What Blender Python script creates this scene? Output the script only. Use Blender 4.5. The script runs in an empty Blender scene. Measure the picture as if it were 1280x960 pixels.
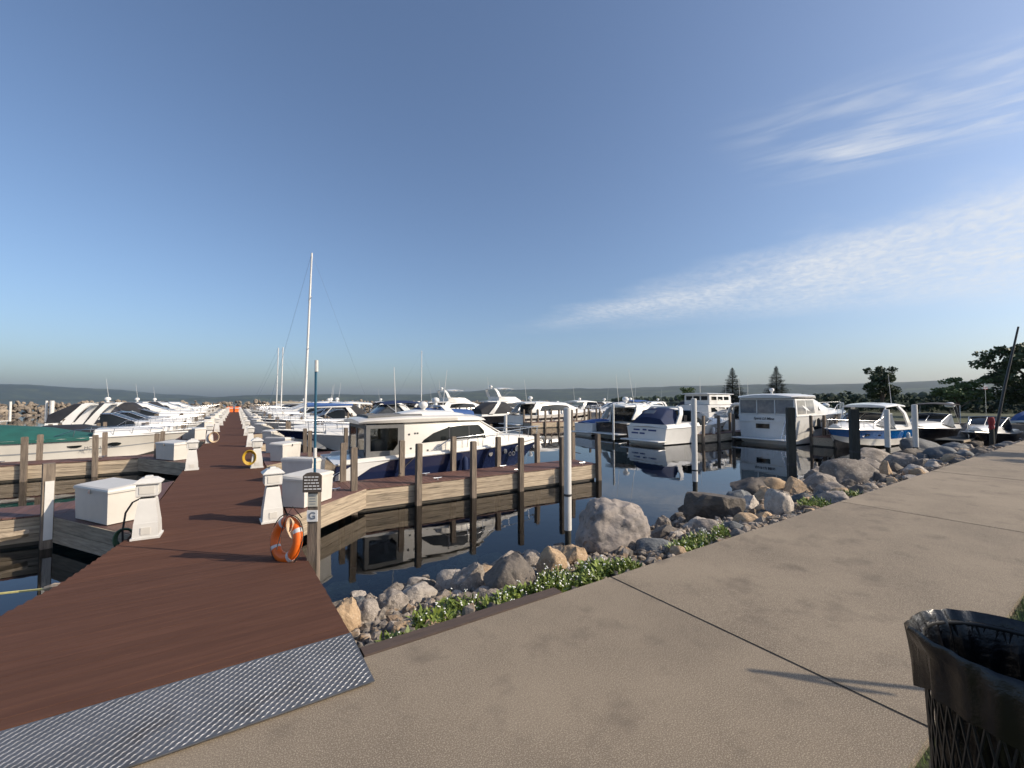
import bpy, bmesh, math, random, re
from mathutils import Vector, Matrix, noise
R = math.radians
SC = bpy.context.scene
COL = SC.collection
rnd = random.Random(7)

# ------------------------------------------------------------------ camera
# World: X runs along the shore to the right, Y out over the water along the dock, Z up; walkway at z = 0.
FPX, YAW, PITCH, EYE = 535.0, R(32.8), math.atan(20 / 535.0), 2.0
cam = bpy.data.cameras.new('camera'); co = bpy.data.objects.new('camera', cam); COL.objects.link(co)
cam.sensor_fit = 'HORIZONTAL'; cam.sensor_width = 36.0; cam.lens = 36.0 * FPX / 1280
cam.clip_start = 0.05; cam.clip_end = 40000
co.location = (0, 0, EYE); co.rotation_euler = (R(90) + PITCH, 0, -YAW)
SC.camera = co

# ------------------------------------------------------------------ sky, sun, exposure
SUN_AZ, SUN_EL = R(-43.0), R(30.0)                       # azimuth measured from +X towards +Y
sdir = Vector((math.cos(SUN_EL) * math.cos(SUN_AZ), math.cos(SUN_EL) * math.sin(SUN_AZ), math.sin(SUN_EL)))
world = bpy.data.worlds.new('World'); SC.world = world; world.use_nodes = True
wt = world.node_tree; wt.nodes.clear()
def wn(t, **k):
    n = wt.nodes.new(t)
    for a, b in k.items(): setattr(n, a, b)
    return n
def wm(op, a, b=None, c=None, clamp=False):
    n = wn('ShaderNodeMath', operation=op); n.use_clamp = clamp
    for i, v in enumerate((a, b, c)):
        if v is None: continue
        if isinstance(v, (int, float)): n.inputs[i].default_value = v
        else: wt.links.new(v, n.inputs[i])
    return n.outputs[0]
sky = wn('ShaderNodeTexSky', sky_type='NISHITA', sun_disc=False)
sky.sun_elevation = SUN_EL; sky.sun_rotation = R(90) - SUN_AZ
sky.altitude = 100; sky.air_density = 1.0; sky.dust_density = 2.5; sky.ozone_density = 4.5
tc = wn('ShaderNodeTexCoord'); sep = wn('ShaderNodeSeparateXYZ'); wt.links.new(tc.outputs['Generated'], sep.inputs[0])
dz = wm('MAXIMUM', sep.outputs[2], 0.03)
px_, py_ = wm('DIVIDE', sep.outputs[0], dz), wm('DIVIDE', sep.outputs[1], dz)     # a cloud sheet seen from below
comb = wn('ShaderNodeCombineXYZ'); wt.links.new(px_, comb.inputs[0]); wt.links.new(py_, comb.inputs[1])
def wnoise(scale, rot, sc, detail=6, rough=.55, dist=0.0, off=(0, 0, 0)):
    m = wn('ShaderNodeMapping', vector_type='TEXTURE'); m.inputs['Rotation'].default_value = (0, 0, rot); m.inputs['Scale'].default_value = tuple(1 / q for q in sc)
    m.inputs['Location'].default_value = off
    wt.links.new(comb.outputs[0], m.inputs[0])
    n = wn('ShaderNodeTexNoise'); n.inputs['Scale'].default_value = scale; n.inputs['Detail'].default_value = detail
    n.inputs['Roughness'].default_value = rough; n.inputs['Distortion'].default_value = dist
    wt.links.new(m.outputs[0], n.inputs['Vector']); return n.outputs['Fac']
def ramp(v, a, b):
    n = wn('ShaderNodeMapRange', interpolation_type='SMOOTHSTEP'); n.inputs[1].default_value = a; n.inputs[2].default_value = b
    wt.links.new(v, n.inputs[0]); return n.outputs[0]
def lin(a, b, c):                                         # signed distance to a line in the cloud sheet
    return wm('ADD', wm('ADD', wm('MULTIPLY', px_, a), wm('MULTIPLY', py_, b)), c)
edge = wnoise(1.6, 0, (1, 1, 1), 4)
near_edge = ramp(wm('ADD', lin(1.0, -0.08, -2.80), wm('MULTIPLY', wm('SUBTRACT', edge, .5), .9)), -.25, .75)
far_edge = ramp(wm('ADD', lin(-3.5 / 4.58, -2.96 / 4.58, 26.5 / 4.58), wm('MULTIPLY', wm('SUBTRACT', edge, .5), .9)), -.7, 2.0)
cells = ramp(wnoise(9.5, R(20), (1, 1.5, 1), 5, .6, .5), .18, .80)
soft = ramp(wnoise(1.3, R(10), (1, 1, 1), 5, .6, 0, (3.1, 7.7, 0)), .25, .62)
bank = wm('MULTIPLY', wm('MULTIPLY', near_edge, far_edge), wm('MULTIPLY', wm('ADD', wm('MULTIPLY', cells, .62), .32), wm('ADD', wm('MULTIPLY', soft, .5), .5)))
streak = ramp(wnoise(2.6, R(-63), (.9, 3.8, 1), 6, .56, .6, (1.3, .4, 0)), .32, .86)
tuft = ramp(wnoise(1.5, R(-63), (.8, 1.6, 1), 4, .5, 0, (5.2, 1.1, 0)), .34, .6)
c_in = wm('MULTIPLY', ramp(lin(.9, .42, -1.60), -.02, .45), ramp(lin(-.9, -.42, 2.42), -.02, .42))
c_in = wm('MULTIPLY', c_in, ramp(lin(.2, -1.0, .62), -.1, .45))
cirrus = wm('MULTIPLY', wm('MULTIPLY', streak, wm('ADD', wm('MULTIPLY', tuft, .7), .3)), c_in)
cloud = wm('MINIMUM', wm('ADD', wm('MULTIPLY', bank, 1.0), wm('MULTIPLY', cirrus, 1.7)), .85)

hs = wn('ShaderNodeHueSaturation'); hs.inputs['Saturation'].default_value = 0.95
wt.links.new(sky.outputs[0], hs.inputs['Color'])
mix = wn('ShaderNodeMixRGB'); wt.links.new(cloud, mix.inputs[0]); wt.links.new(hs.outputs[0], mix.inputs[1])
mix.inputs[2].default_value = (5.0, 5.15, 5.35, 1)
bg = wn('ShaderNodeBackground'); bg.inputs['Strength'].default_value = 0.125
wt.links.new(mix.outputs[0], bg.inputs['Color'])
wo = wn('ShaderNodeOutputWorld'); wt.links.new(bg.outputs[0], wo.inputs['Surface'])
sl = bpy.data.lights.new('sun', 'SUN'); sl.energy = 4.2; sl.angle = R(0.5); sl.color = (1.0, 0.86, 0.68)
so = bpy.data.objects.new('sun', sl); COL.objects.link(so); so.rotation_euler = sdir.to_track_quat('Z', 'Y').to_euler()
so.location = (20, -20, 30)
SC.view_settings.view_transform = 'Standard'; SC.view_settings.look = 'None'
SC.view_settings.exposure = 0.36; SC.view_settings.gamma = 1.0; SC.view_settings.use_curve_mapping = False
SC.render.engine = 'CYCLES'
SC.cycles.max_bounces = 8; SC.cycles.transparent_max_bounces = 12; SC.cycles.volume_bounces = 0
SC.cycles.use_denoising = True
WATER, DECK = -0.81, -0.22

# ------------------------------------------------------------------ helpers
def ray(px, py):
    cx, cz = (px - 640) / FPX, (480 - py) / FPX
    y = math.cos(PITCH) - cz * math.sin(PITCH); z = math.sin(PITCH) + cz * math.cos(PITCH)
    return Vector((cx * math.cos(YAW) + y * math.sin(YAW), -cx * math.sin(YAW) + y * math.cos(YAW), z))
def ground(px, py, z):                                    # the point of a level surface that shows at a place in the photograph
    r = ray(px, py); t = (z - EYE) / r.z
    return Vector((r.x * t, r.y * t, z))
def polar(px, dist, z=0.0):                               # a far point in the direction of a column of the photograph
    r = ray(px, 500); r.z = 0; r.normalize()
    return Vector((r.x * dist, r.y * dist, z))

MATS = {}
def material(name, c1, c2=None, scale=6.0, rough=.6, bump=0.0, bscale=None, metal=0.0, coat=0.0, stretch=(1, 1, 1),
             detail=6, spec=.5, sharp=(.35, .65), trans=0.0, c3=None, s3=40.0, a3=(.55, .7), c4=None, s4=2.0, a4=(.6, .7), random_v=0.0, wave=None):
    m = bpy.data.materials.new(name); m.use_nodes = True; nt = m.node_tree; b = nt.nodes['Principled BSDF']
    L = nt.links.new
    b.inputs['Roughness'].default_value = rough; b.inputs['Metallic'].default_value = metal
    b.inputs['Coat Weight'].default_value = coat; b.inputs['Specular IOR Level'].default_value = spec
    b.inputs['Transmission Weight'].default_value = trans
    tcn = nt.nodes.new('ShaderNodeTexCoord'); mp = nt.nodes.new('ShaderNodeMapping'); mp.inputs['Scale'].default_value = stretch
    L(tcn.outputs['Object'], mp.inputs[0])
    if random_v:
        oi = nt.nodes.new('ShaderNodeObjectInfo'); vm = nt.nodes.new('ShaderNodeVectorMath'); vm.operation = 'SCALE'
        cx = nt.nodes.new('ShaderNodeCombineXYZ')
        for i in range(3): L(oi.outputs['Random'], cx.inputs[i])
        L(cx.outputs[0], vm.inputs[0]); vm.inputs['Scale'].default_value = 37.0; L(vm.outputs[0], mp.inputs['Location'])
    def nz(s, d=detail):
        n = nt.nodes.new('ShaderNodeTexNoise'); n.inputs['Scale'].default_value = s; n.inputs['Detail'].default_value = d
        n.inputs['Roughness'].default_value = .6; L(mp.outputs[0], n.inputs['Vector']); return n.outputs['Fac']
    def cr(v, a, ca, bb, cb):
        r = nt.nodes.new('ShaderNodeValToRGB'); e = r.color_ramp.elements
        e[0].position = a; e[0].color = (*ca, 1); e[1].position = bb; e[1].color = (*cb, 1); L(v, r.inputs[0]); return r.outputs[0]
    if c2 is None: c2 = tuple(x * .82 for x in c1)
    out = cr(nz(scale), sharp[0], c1, sharp[1], c2)
    if c3 is not None:
        k = nt.nodes.new('ShaderNodeMapRange'); k.inputs[1].default_value = a3[0]; k.inputs[2].default_value = a3[1]; L(nz(s3, 4), k.inputs[0])
        mx = nt.nodes.new('ShaderNodeMixRGB'); L(k.outputs[0], mx.inputs[0]); L(out, mx.inputs[1]); mx.inputs[2].default_value = (*c3, 1); out = mx.outputs[0]
    if c4 is not None:
        k = nt.nodes.new('ShaderNodeMapRange'); k.inputs[1].default_value = a4[0]; k.inputs[2].default_value = a4[1]; k.inputs[4].default_value = .55; L(nz(s4, 8), k.inputs[0])
        mx = nt.nodes.new('ShaderNodeMixRGB'); L(k.outputs[0], mx.inputs[0]); L(out, mx.inputs[1]); mx.inputs[2].default_value = (*c4, 1); out = mx.outputs[0]
    if random_v:
        hv = nt.nodes.new('ShaderNodeHueSaturation'); mr = nt.nodes.new('ShaderNodeMapRange')
        mr.inputs[3].default_value = 1 - random_v; mr.inputs[4].default_value = 1 + random_v
        L(oi.outputs['Random'], mr.inputs[0]); L(mr.outputs[0], hv.inputs['Value']); L(out, hv.inputs['Color']); out = hv.outputs[0]
    L(out, b.inputs['Base Color'])
    if bump:
        bp = nt.nodes.new('ShaderNodeBump'); bp.inputs['Strength'].default_value = bump; bp.inputs['Distance'].default_value = .02
        L(nz(bscale or scale * 2, 8), bp.inputs['Height']); L(bp.outputs[0], b.inputs['Normal'])
    MATS[name] = m
    return m
M = MATS
wv = bpy.data.materials.new('window_vinyl'); wv.use_nodes = True; _n = wv.node_tree; _n.nodes.clear()
_o = _n.nodes.new('ShaderNodeOutputMaterial'); _m = _n.nodes.new('ShaderNodeMixShader'); _t = _n.nodes.new('ShaderNodeBsdfTransparent'); _t.inputs[0].default_value = (.55, .56, .56, 1)
_g = _n.nodes.new('ShaderNodeBsdfGlossy'); _g.inputs['Roughness'].default_value = .06; _f = _n.nodes.new('ShaderNodeFresnel'); _f.inputs[0].default_value = 1.5
_n.links.new(_f.outputs[0], _m.inputs[0]); _n.links.new(_t.outputs[0], _m.inputs[1]); _n.links.new(_g.outputs[0], _m.inputs[2]); _n.links.new(_m.outputs[0], _o.inputs[0]); M['window_vinyl'] = wv
material('gelcoat', (.70, .69, .66), (.63, .62, .59), 1.2, .22, coat=.3)
material('cream_gelcoat', (.69, .66, .60), (.61, .58, .52), 1.0, .28, coat=.3)
material('navy_gelcoat', (.010, .016, .05), (.016, .024, .065), 1.0, .12, coat=.6)
material('black_gelcoat', (.012, .012, .015), (.02, .02, .024), 1.0, .15, coat=.5)
material('teal_gelcoat', (.004, .085, .30), (.006, .11, .36), 1.0, .15, coat=.6)
material('grey_gelcoat', (.34, .35, .36), (.28, .29, .30), 1.0, .25, coat=.3)
material('bottom_paint', (.03, .03, .035), (.05, .045, .04), 3, .7)
material('tinted_glass', (.008, .010, .011), (.014, .017, .018), 1.0, .05, spec=.35)
material('clear_vinyl', (.13, .14, .15), (.22, .22, .22), 2.5, .12, spec=.7, bump=.25, bscale=5)
material('dark_vinyl', (.045, .05, .05), (.09, .09, .085), 2.5, .14, spec=.7, bump=.3, bscale=4)
material('grey_canvas', (.15, .15, .145), (.12, .12, .118), 5, .85, bump=.25, bscale=7)
material('black_canvas', (.012, .013, .018), (.02, .021, .026), 4, .8, bump=.3, bscale=5)
material('navy_canvas', (.003, .013, .055), (.004, .018, .07), 4, .8, bump=.3, bscale=5)
material('blue_canvas', (.03, .09, .27), (.025, .075, .22), 4, .8, bump=.3, bscale=5)
material('green_canvas', (.012, .10, .085), (.010, .075, .065), 3, .8, bump=.35, bscale=3)
material('tan_canvas', (.34, .30, .24), (.28, .25, .2), 4, .85, bump=.25)
material('steel', (.62, .63, .64), (.52, .53, .54), 8, .25, metal=1.0)
material('aluminium_mast', (.72, .72, .70), (.64, .64, .63), 3, .4, metal=.3)
material('teak', (.30, .17, .09), (.22, .12, .06), 8, .6, stretch=(1, 12, 1))
material('rubber', (.02, .02, .022), (.035, .035, .038), 8, .6)
material('white_plastic', (.62, .61, .58), (.54, .53, .50), 2, .4, c3=(.5, .48, .43), s3=5, a3=(.62, .8))
material('box_fibreglass', (.60, .575, .525), (.52, .50, .455), 1.5, .38, c3=(.52, .49, .42), s3=4, a3=(.64, .82))
material('weathered_wood', (.44, .36, .26), (.25, .20, .145), 3.5, .85, .5, 9, stretch=(.6, 7, 7), c3=(.075, .06, .045), s3=2.2, a3=(.6, .78), random_v=.22)
material('post_wood', (.20, .16, .122), (.10, .08, .063), 5, .9, .6, 12, stretch=(5, 5, .5), c3=(.05, .045, .035), s3=4, a3=(.6, .75), random_v=.25)
material('dark_pile', (.042, .042, .035), (.025, .026, .022), 5, .85, .6, 10, stretch=(4, 4, .5), random_v=.2)
material('composite_board', (.104, .050, .033), (.085, .040, .027), 2.0, .85, .18, 30, stretch=(1, 9, 4), c3=(.122, .058, .038), s3=1.1, a3=(.52, .75), random_v=.06, spec=.15)
material('brown_deck', (.14, .07, .055), (.10, .05, .04), 3.0, .65, .2, 30, stretch=(6, 1, 4), random_v=.18)
material('wet_timber', (.06, .05, .035), (.04, .035, .025), 5, .6, .4, 12, stretch=(.6, 6, 6))
material('diamond_steel', (.17, .175, .185), (.12, .125, .132), 3, .5, .15, 60, metal=.55, c3=(.085, .075, .065), s3=2.5, a3=(.55, .75))
material('tread_steel', (.30, .31, .33), (.20, .205, .215), 4, .42, metal=.7)
material('aggregate', (.230, .183, .131), (.153, .120, .086), .7, .9, .4, 300, c3=(.40, .34, .255), s3=130, a3=(.48, .66), random_v=.09, c4=(.085, .066, .05), s4=2.3, a4=(.54, .74))
material('joint_filler', (.02, .017, .015), (.03, .026, .022), 9, .9)
material('edge_timber', (.085, .058, .045), (.06, .042, .033), 5, .8, .3, 18, stretch=(1, 8, 8))
material('granite', (.29, .25, .212), (.16, .138, .118), 5.44, .85, 1.0, 14, c3=(.42, .38, .33), s3=22.4, a3=(.55, .7), random_v=.28)
material('granite_large', (.33, .285, .25), (.20, .18, .165), 4.42, .88, 1.0, 12, c3=(.115, .105, .10), s3=9.6, a3=(.56, .7))
material('tan_stone', (.46, .33, .205), (.33, .23, .14), 5.1, .85, 1.0, 14, c3=(.52, .42, .31), s3=14.4, a3=(.58, .72), random_v=.15)
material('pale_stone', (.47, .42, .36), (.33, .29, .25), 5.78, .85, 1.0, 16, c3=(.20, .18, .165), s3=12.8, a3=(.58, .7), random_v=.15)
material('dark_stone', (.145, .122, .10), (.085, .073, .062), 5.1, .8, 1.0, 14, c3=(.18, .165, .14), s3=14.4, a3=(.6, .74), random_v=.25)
material('slate_stone', (.13, .14, .145), (.085, .09, .095), 5.1, .75, 1.0, 14, c3=(.22, .22, .215), s3=12.8, a3=(.6, .75), random_v=.2)
material('rubble_stone', (.33, .28, .23), (.09, .08, .07), 7, .85, .6, 30, sharp=(.38, .62), detail=3, c3=(.24, .17, .11), s3=5, a3=(.52, .6))
material('soil', (.075, .06, .044), (.05, .04, .03), 5, .95, .9, 22, c3=(.14, .12, .095), s3=26, a3=(.55, .66))
material('lakebed', (.028, .042, .036), (.018, .028, .027), 1.2, .9, .5, 5, c3=(.07, .062, .045), s3=1.6, a3=(.55, .75))
material('lawn_grass', (.040, .050, .016), (.06, .065, .024), 2.0, .9, .8, 30)
material('blade', (.07, .12, .02), (.11, .15, .035), 3.0, .7, random_v=.2)
material('leaf', (.17, .215, .032), (.09, .135, .022), 6.0, .55, random_v=.2)
material('petal', (.82, .82, .78), (.76, .76, .70), 6.0, .6)
material('tree_leaf', (.050, .082, .026), (.026, .046, .016), .8, .65)
material('tree_leaf_pale', (.10, .15, .045), (.055, .09, .028), .8, .65)
material('spruce_needle', (.014, .027, .016), (.008, .017, .011), .9, .7)
material('bark', (.10, .075, .055), (.06, .045, .035), 6, .9, .6, 9, stretch=(3, 3, .6))
material('hill_wood', (.022, .042, .026), (.009, .020, .015), .03, .95, stretch=(1, 1, 2.5), c3=(.06, .08, .04), s3=.006, a3=(.5, .7))
material('far_trees', (.030, .050, .024), (.018, .032, .017), .12, .95)
material('life_ring_orange', (.85, .155, .012), (.78, .135, .010), 3, .45)
material('reflective_tape', (.62, .62, .60), (.55, .55, .54), 6, .3)
material('rope_cream', (.62, .48, .33), (.48, .34, .22), 30, .9)
material('dark_rope', (.035, .03, .028), (.06, .05, .045), 30, .9)
material('hose_yellow', (.50, .32, .03), (.42, .26, .02), 10, .45)
material('hose_green', (.05, .10, .06), (.035, .075, .045), 10, .45)
material('cord_yellow', (.62, .55, .22), (.5, .43, .16), 20, .7)
material('pole_blue', (.010, .085, .15), (.008, .07, .125), 4, .35)
material('sign_brown', (.10, .08, .065), (.075, .06, .05), 6, .7)
material('sign_white', (.80, .80, .78), (.74, .74, .72), 4, .5)
material('sign_cream', (.62, .60, .50), (.55, .53, .44), 4, .55)
material('print_blue', (.02, .04, .16), (.02, .04, .14), 4, .5)
material('print_dark', (.02, .025, .035), (.025, .03, .04), 4, .5)
material('print_grey', (.18, .21, .25), (.16, .19, .23), 4, .5)
material('bag_plastic', (.004, .004, .005), (.007, .007, .008), 3, .2, bump=.7, bscale=7, spec=.55)
material('mesh_steel_black', (.012, .012, .012), (.02, .02, .02), 5, .4)
material('red_cloth', (.28, .03, .03), (.2, .02, .025), 4, .8)
material('lamp_glass', (.8, .8, .78), (.72, .72, .7), 4, .3)
material('paper', (.75, .78, .78), (.15, .45, .45), 14, .7, sharp=(.55, .6))
material('concrete_wall', (.24, .215, .18), (.17, .155, .13), 1.5, .9, .3, 12)
material('breakwater_stone', (.30, .245, .185), (.13, .11, .09), .6, .9, .5, 2, sharp=(.3, .62))

def link(o, parent=None):
    COL.objects.link(o)
    if parent is not None: o.parent = parent
    return o
def thing(name, label, cat, loc=(0, 0, 0), rz=0.0, group=None):
    o = link(bpy.data.objects.new(name, None)); o.location = loc; o.rotation_euler = (0, 0, rz); o.empty_display_size = .2
    return tag(o, label, cat, group)
def tag(o, label=None, cat=None, group=None, kind=None):
    if label: o['label'] = label
    if cat: o['category'] = cat
    if group: o['group'] = group
    if kind: o['kind'] = kind
    return o
def dup(root, loc, rz, label, group=None, parent=None):
    r = link(root.copy(), parent); r.location = loc; r.rotation_euler = (0, 0, rz)
    if label: r['label'] = label
    if group: r['group'] = group
    for ch in root.children:
        c = link(ch.copy(), r)
        for g in ch.children: link(g.copy(), c)
    return r

class MB:
    def __init__(s): s.v, s.f = [], []
    def add(s, vs, fs):
        n = len(s.v); s.v += [tuple(v) for v in vs]; s.f += [tuple(i + n for i in f) for f in fs]; return s
    def box(s, c, d, rz=0.0, rx=0.0, ry=0.0):
        m = Matrix.Translation(c) @ Matrix.Rotation(rz, 4, 'Z') @ Matrix.Rotation(ry, 4, 'Y') @ Matrix.Rotation(rx, 4, 'X')
        p = [m @ Vector((x * d[0] / 2, y * d[1] / 2, z * d[2] / 2)) for x in (-1, 1) for y in (-1, 1) for z in (-1, 1)]
        return s.add(p, [(0, 1, 3, 2), (4, 6, 7, 5), (0, 4, 5, 1), (2, 3, 7, 6), (0, 2, 6, 4), (1, 5, 7, 3)])
    def loft(s, rings, closed=True, cap=True):
        n = len(rings[0]); k = len(s.v); fs = []
        for i in range(len(rings) - 1):
            for j in range(n if closed else n - 1):
                a, b = i * n + j, i * n + (j + 1) % n
                fs.append((a, b, b + n, a + n))
        if cap and closed: fs += [tuple(range(n - 1, -1, -1)), tuple(range((len(rings) - 1) * n, len(rings) * n))]
        return s.add([p for r in rings for p in r], fs)
    def tube(s, pts, r, n=6, r2=None, cap=True):
        pts = [Vector(p) for p in pts]; rings = []; up = None
        for i, p in enumerate(pts):
            d = (pts[min(i + 1, len(pts) - 1)] - pts[max(i - 1, 0)]).normalized()
            if up is None or abs(up.dot(d)) > .97: up = Vector((0, 0, 1)) if abs(d.z) < .9 else Vector((1, 0, 0))
            a = d.cross(up).normalized(); b = d.cross(a).normalized(); up = -b if up.dot(-b) > 0 else b
            rr = r if r2 is None else r + (r2 - r) * i / max(1, len(pts) - 1)
            rings.append([p + a * math.cos(2 * math.pi * k / n) * rr + b * math.sin(2 * math.pi * k / n) * rr for k in range(n)])
        return s.loft(rings, True, cap)
    def lathe(s, prof, n=16, c=(0, 0, 0)):
        return s.loft([[(c[0] + r * math.cos(2 * math.pi * k / n), c[1] + r * math.sin(2 * math.pi * k / n), c[2] + z) for k in range(n)] for r, z in prof])
    def slab(s, pts, off):                                # a polygon given thickness
        pts = [Vector(p) for p in pts]; off = Vector(off); n = len(pts)
        return s.add(pts + [p + off for p in pts], [tuple(range(n - 1, -1, -1)), tuple(range(n, 2 * n))] + [(i, (i + 1) % n, (i + 1) % n + n, i + n) for i in range(n)])
    def mesh(s, name):
        me = bpy.data.meshes.new(name); me.from_pydata(s.v, [], s.f); me.update(); return me
    def build(s, name, mat, parent=None, smooth=None, flip=True):
        me = s.mesh(name)
        if flip:
            bm = bmesh.new(); bm.from_mesh(me); bmesh.ops.recalc_face_normals(bm, faces=bm.faces); bm.to_mesh(me); bm.free()
        me.materials.append(M[mat] if isinstance(mat, str) else mat)
        if smooth is not None:
            me.shade_smooth(); me.set_sharp_from_angle(angle=R(smooth))
        return link(bpy.data.objects.new(name, me), parent)
def part(name, mat, parent, fn, smooth=None):
    b = MB(); fn(b); return b.build(name, mat, parent, smooth)
def boxpart(name, mat, parent, c, d, **k): return MB().box(c, d, **k).build(name, mat, parent)
def bevbox(name, mat, parent, c, d, bev=.02, rz=0.0, taper=1.0, seg=2):
    bm = bmesh.new(); bmesh.ops.create_cube(bm, size=1)
    for v in bm.verts:
        k = taper if v.co.z > 0 else 1.0
        v.co = Vector((v.co.x * d[0] * k, v.co.y * d[1] * k, v.co.z * d[2]))
    bmesh.ops.bevel(bm, geom=list(bm.edges), offset=bev, segments=seg, affect='EDGES', profile=.5)
    bm.transform(Matrix.Translation(c) @ Matrix.Rotation(rz, 4, 'Z'))
    me = bpy.data.meshes.new(name); bm.to_mesh(me); bm.free(); me.materials.append(M[mat])
    me.shade_smooth(); me.set_sharp_from_angle(angle=R(40))
    return link(bpy.data.objects.new(name, me), parent)
def lettering(name, text, size, mat, parent, loc, rot, shear=0.0, bold=0.0):
    cu = bpy.data.curves.new(name, 'FONT'); cu.body = text; cu.size = size; cu.align_x = 'CENTER'; cu.align_y = 'CENTER'
    cu.extrude = .002; cu.shear = shear; cu.offset = bold
    tmp = bpy.data.objects.new(name, cu); COL.objects.link(tmp)
    me = bpy.data.meshes.new_from_object(tmp.evaluated_get(bpy.context.evaluated_depsgraph_get()))
    bpy.data.objects.remove(tmp); bpy.data.curves.remove(cu)
    me.materials.clear(); me.materials.append(M[mat]); me.name = name
    o = link(bpy.data.objects.new(name, me), parent); o.location = loc; o.rotation_euler = rot
    return o

# ================================================================== setting
# water: clear shallow surface over a dark bed
wmat = bpy.data.materials.new('lake_water'); wmat.use_nodes = True; nt = wmat.node_tree; nt.nodes.clear()
out = nt.nodes.new('ShaderNodeOutputMaterial'); mixs = nt.nodes.new('ShaderNodeMixShader'); fr = nt.nodes.new('ShaderNodeFresnel'); fr.inputs['IOR'].default_value = 1.34
gl = nt.nodes.new('ShaderNodeBsdfGlossy'); gl.inputs['Roughness'].default_value = .015; gl.inputs['Color'].default_value = (.96, .97, 1, 1)
tr = nt.nodes.new('ShaderNodeBsdfTransparent'); tr.inputs['Color'].default_value = (.34, .46, .47, 1)
tcn = nt.nodes.new('ShaderNodeTexCoord'); n1 = nt.nodes.new('ShaderNodeTexNoise'); n1.inputs['Scale'].default_value = .9; n1.inputs['Detail'].default_value = 3
n2 = nt.nodes.new('ShaderNodeTexNoise'); n2.inputs['Scale'].default_value = .12; n2.inputs['Detail'].default_value = 2
nt.links.new(tcn.outputs['Object'], n1.inputs['Vector']); nt.links.new(tcn.outputs['Object'], n2.inputs['Vector'])
mu = nt.nodes.new('ShaderNodeMath'); mu.operation = 'MULTIPLY'; nt.links.new(n1.outputs[0], mu.inputs[0]); nt.links.new(n2.outputs[0], mu.inputs[1])
bp = nt.nodes.new('ShaderNodeBump'); bp.inputs['Strength'].default_value = .15; bp.inputs['Distance'].default_value = .06
nt.links.new(mu.outputs[0], bp.inputs['Height'])
for n in (fr, gl): nt.links.new(bp.outputs[0], n.inputs['Normal'])
nt.links.new(fr.outputs[0], mixs.inputs[0]); nt.links.new(tr.outputs[0], mixs.inputs[1]); nt.links.new(gl.outputs[0], mixs.inputs[2]); nt.links.new(mixs.outputs[0], out.inputs['Surface'])
M['lake_water'] = wmat
FAR = 9000
b = MB(); b.add([(-FAR, 3.3, WATER), (FAR, 3.3, WATER), (FAR, FAR, WATER), (-FAR, FAR, WATER)], [(0, 1, 2, 3)])
tag(b.build('water', 'lake_water', flip=False), 'calm dark blue harbour water mirroring the boats', 'water', kind='structure')
# the ground: bank under the rocks falling to the bed, and the land behind the walkway
def bank_z(y):
    pts = [(-400, -.35), (-3, -.06), (.9, -.03), (2, -.16), (3.46, -.16), (3.7, -.14), (4.6, -.34), (6.6, -.92), (9, -1.7), (14, -2.6), (60, -3.5), (FAR, -4)]
    for (a, za), (c, zc) in zip(pts, pts[1:]):
        if y <= c: return za + (zc - za) * (y - a) / (c - a)
    return -4
xs = [-FAR, -300, -60, -20] + [-8 + .5 * i for i in range(90)] + [40, 60, 120, 400, FAR]
ys = [-400, -60, -3, .9, 2, 3.46, 3.7, 4.15, 4.6, 5.1, 5.6, 6.1, 6.6, 7.2, 8, 9, 11, 14, 20, 60, FAR]
vs = []
for y in ys:
    for x in xs:
        j = .10 * noise.noise(Vector((x * 1.3, y * 1.3, 1))) if 4.7 < y < 12 and abs(x) < 50 else 0
        vs.append((x, y, bank_z(y) + j))
nx = len(xs); fs_ = [(j * nx + i, j * nx + i + 1, (j + 1) * nx + i + 1, (j + 1) * nx + i) for j in range(len(ys) - 1) for i in range(nx - 1)]
b = MB(); b.add(vs, fs_); g = b.build('ground', 'soil', flip=False)
g.data.materials.append(M['lakebed']); g.data.materials.append(M['lawn_grass'])
for p in g.data.polygons:
    p.material_index = 1 if p.center.y > 6.7 else (2 if p.center.y < .85 else 0)
tag(g, kind='structure')

# walkway: concrete slabs with open joints, drifting slightly off the shore line as it goes right
def edge_y(x): return 3.48 + max(0, x - 1) * .021
def inner_y(x): return .84 + max(0, x - 3) * .021
walk = link(bpy.data.objects.new('walkway', None)); tag(walk, kind='structure')
joints = [-22.4, -15.9, -9.4, -2.85, 3.6, 10.05, 16.5, 23.0, 29.5, 36.0, 42.5, 49.0, 55.5]
for i in range(len(joints) - 1):
    a, c = joints[i] + .009, joints[i + 1] - .009
    dzz = (.0, .003, -.002, .004, .0)[i % 5]
    bm = bmesh.new()
    n = 6; rows = []
    for k in range(n + 1):
        x = a + (c - a) * k / n
        rows.append([bm.verts.new((x, inner_y(x), dzz)), bm.verts.new((x, edge_y(x), dzz))])
    top = [bm.faces.new((rows[k][0], rows[k + 1][0], rows[k + 1][1], rows[k][1])) for k in range(n)]
    r = bmesh.ops.extrude_face_region(bm, geom=top)
    for v in r['geom']:
        if isinstance(v, bmesh.types.BMVert): v.co.z -= .14
    bmesh.ops.recalc_face_normals(bm, faces=bm.faces)
    ed = [e for e in bm.edges if all(v.co.z > -.05 for v in e.verts) and len(e.link_faces) == 2 and e.calc_face_angle(0) > .5]
    bmesh.ops.bevel(bm, geom=ed, offset=.008, segments=2, affect='EDGES')
    me = bpy.data.meshes.new('slab'); bm.to_mesh(me); bm.free(); me.materials.append(M['aggregate']); link(bpy.data.objects.new('slab', me), walk)
b = MB()
for j in joints[1:-1]: b.box((j, (inner_y(j) + edge_y(j)) / 2, -.075), (.03, edge_y(j) - inner_y(j) - .03, .13))
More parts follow.
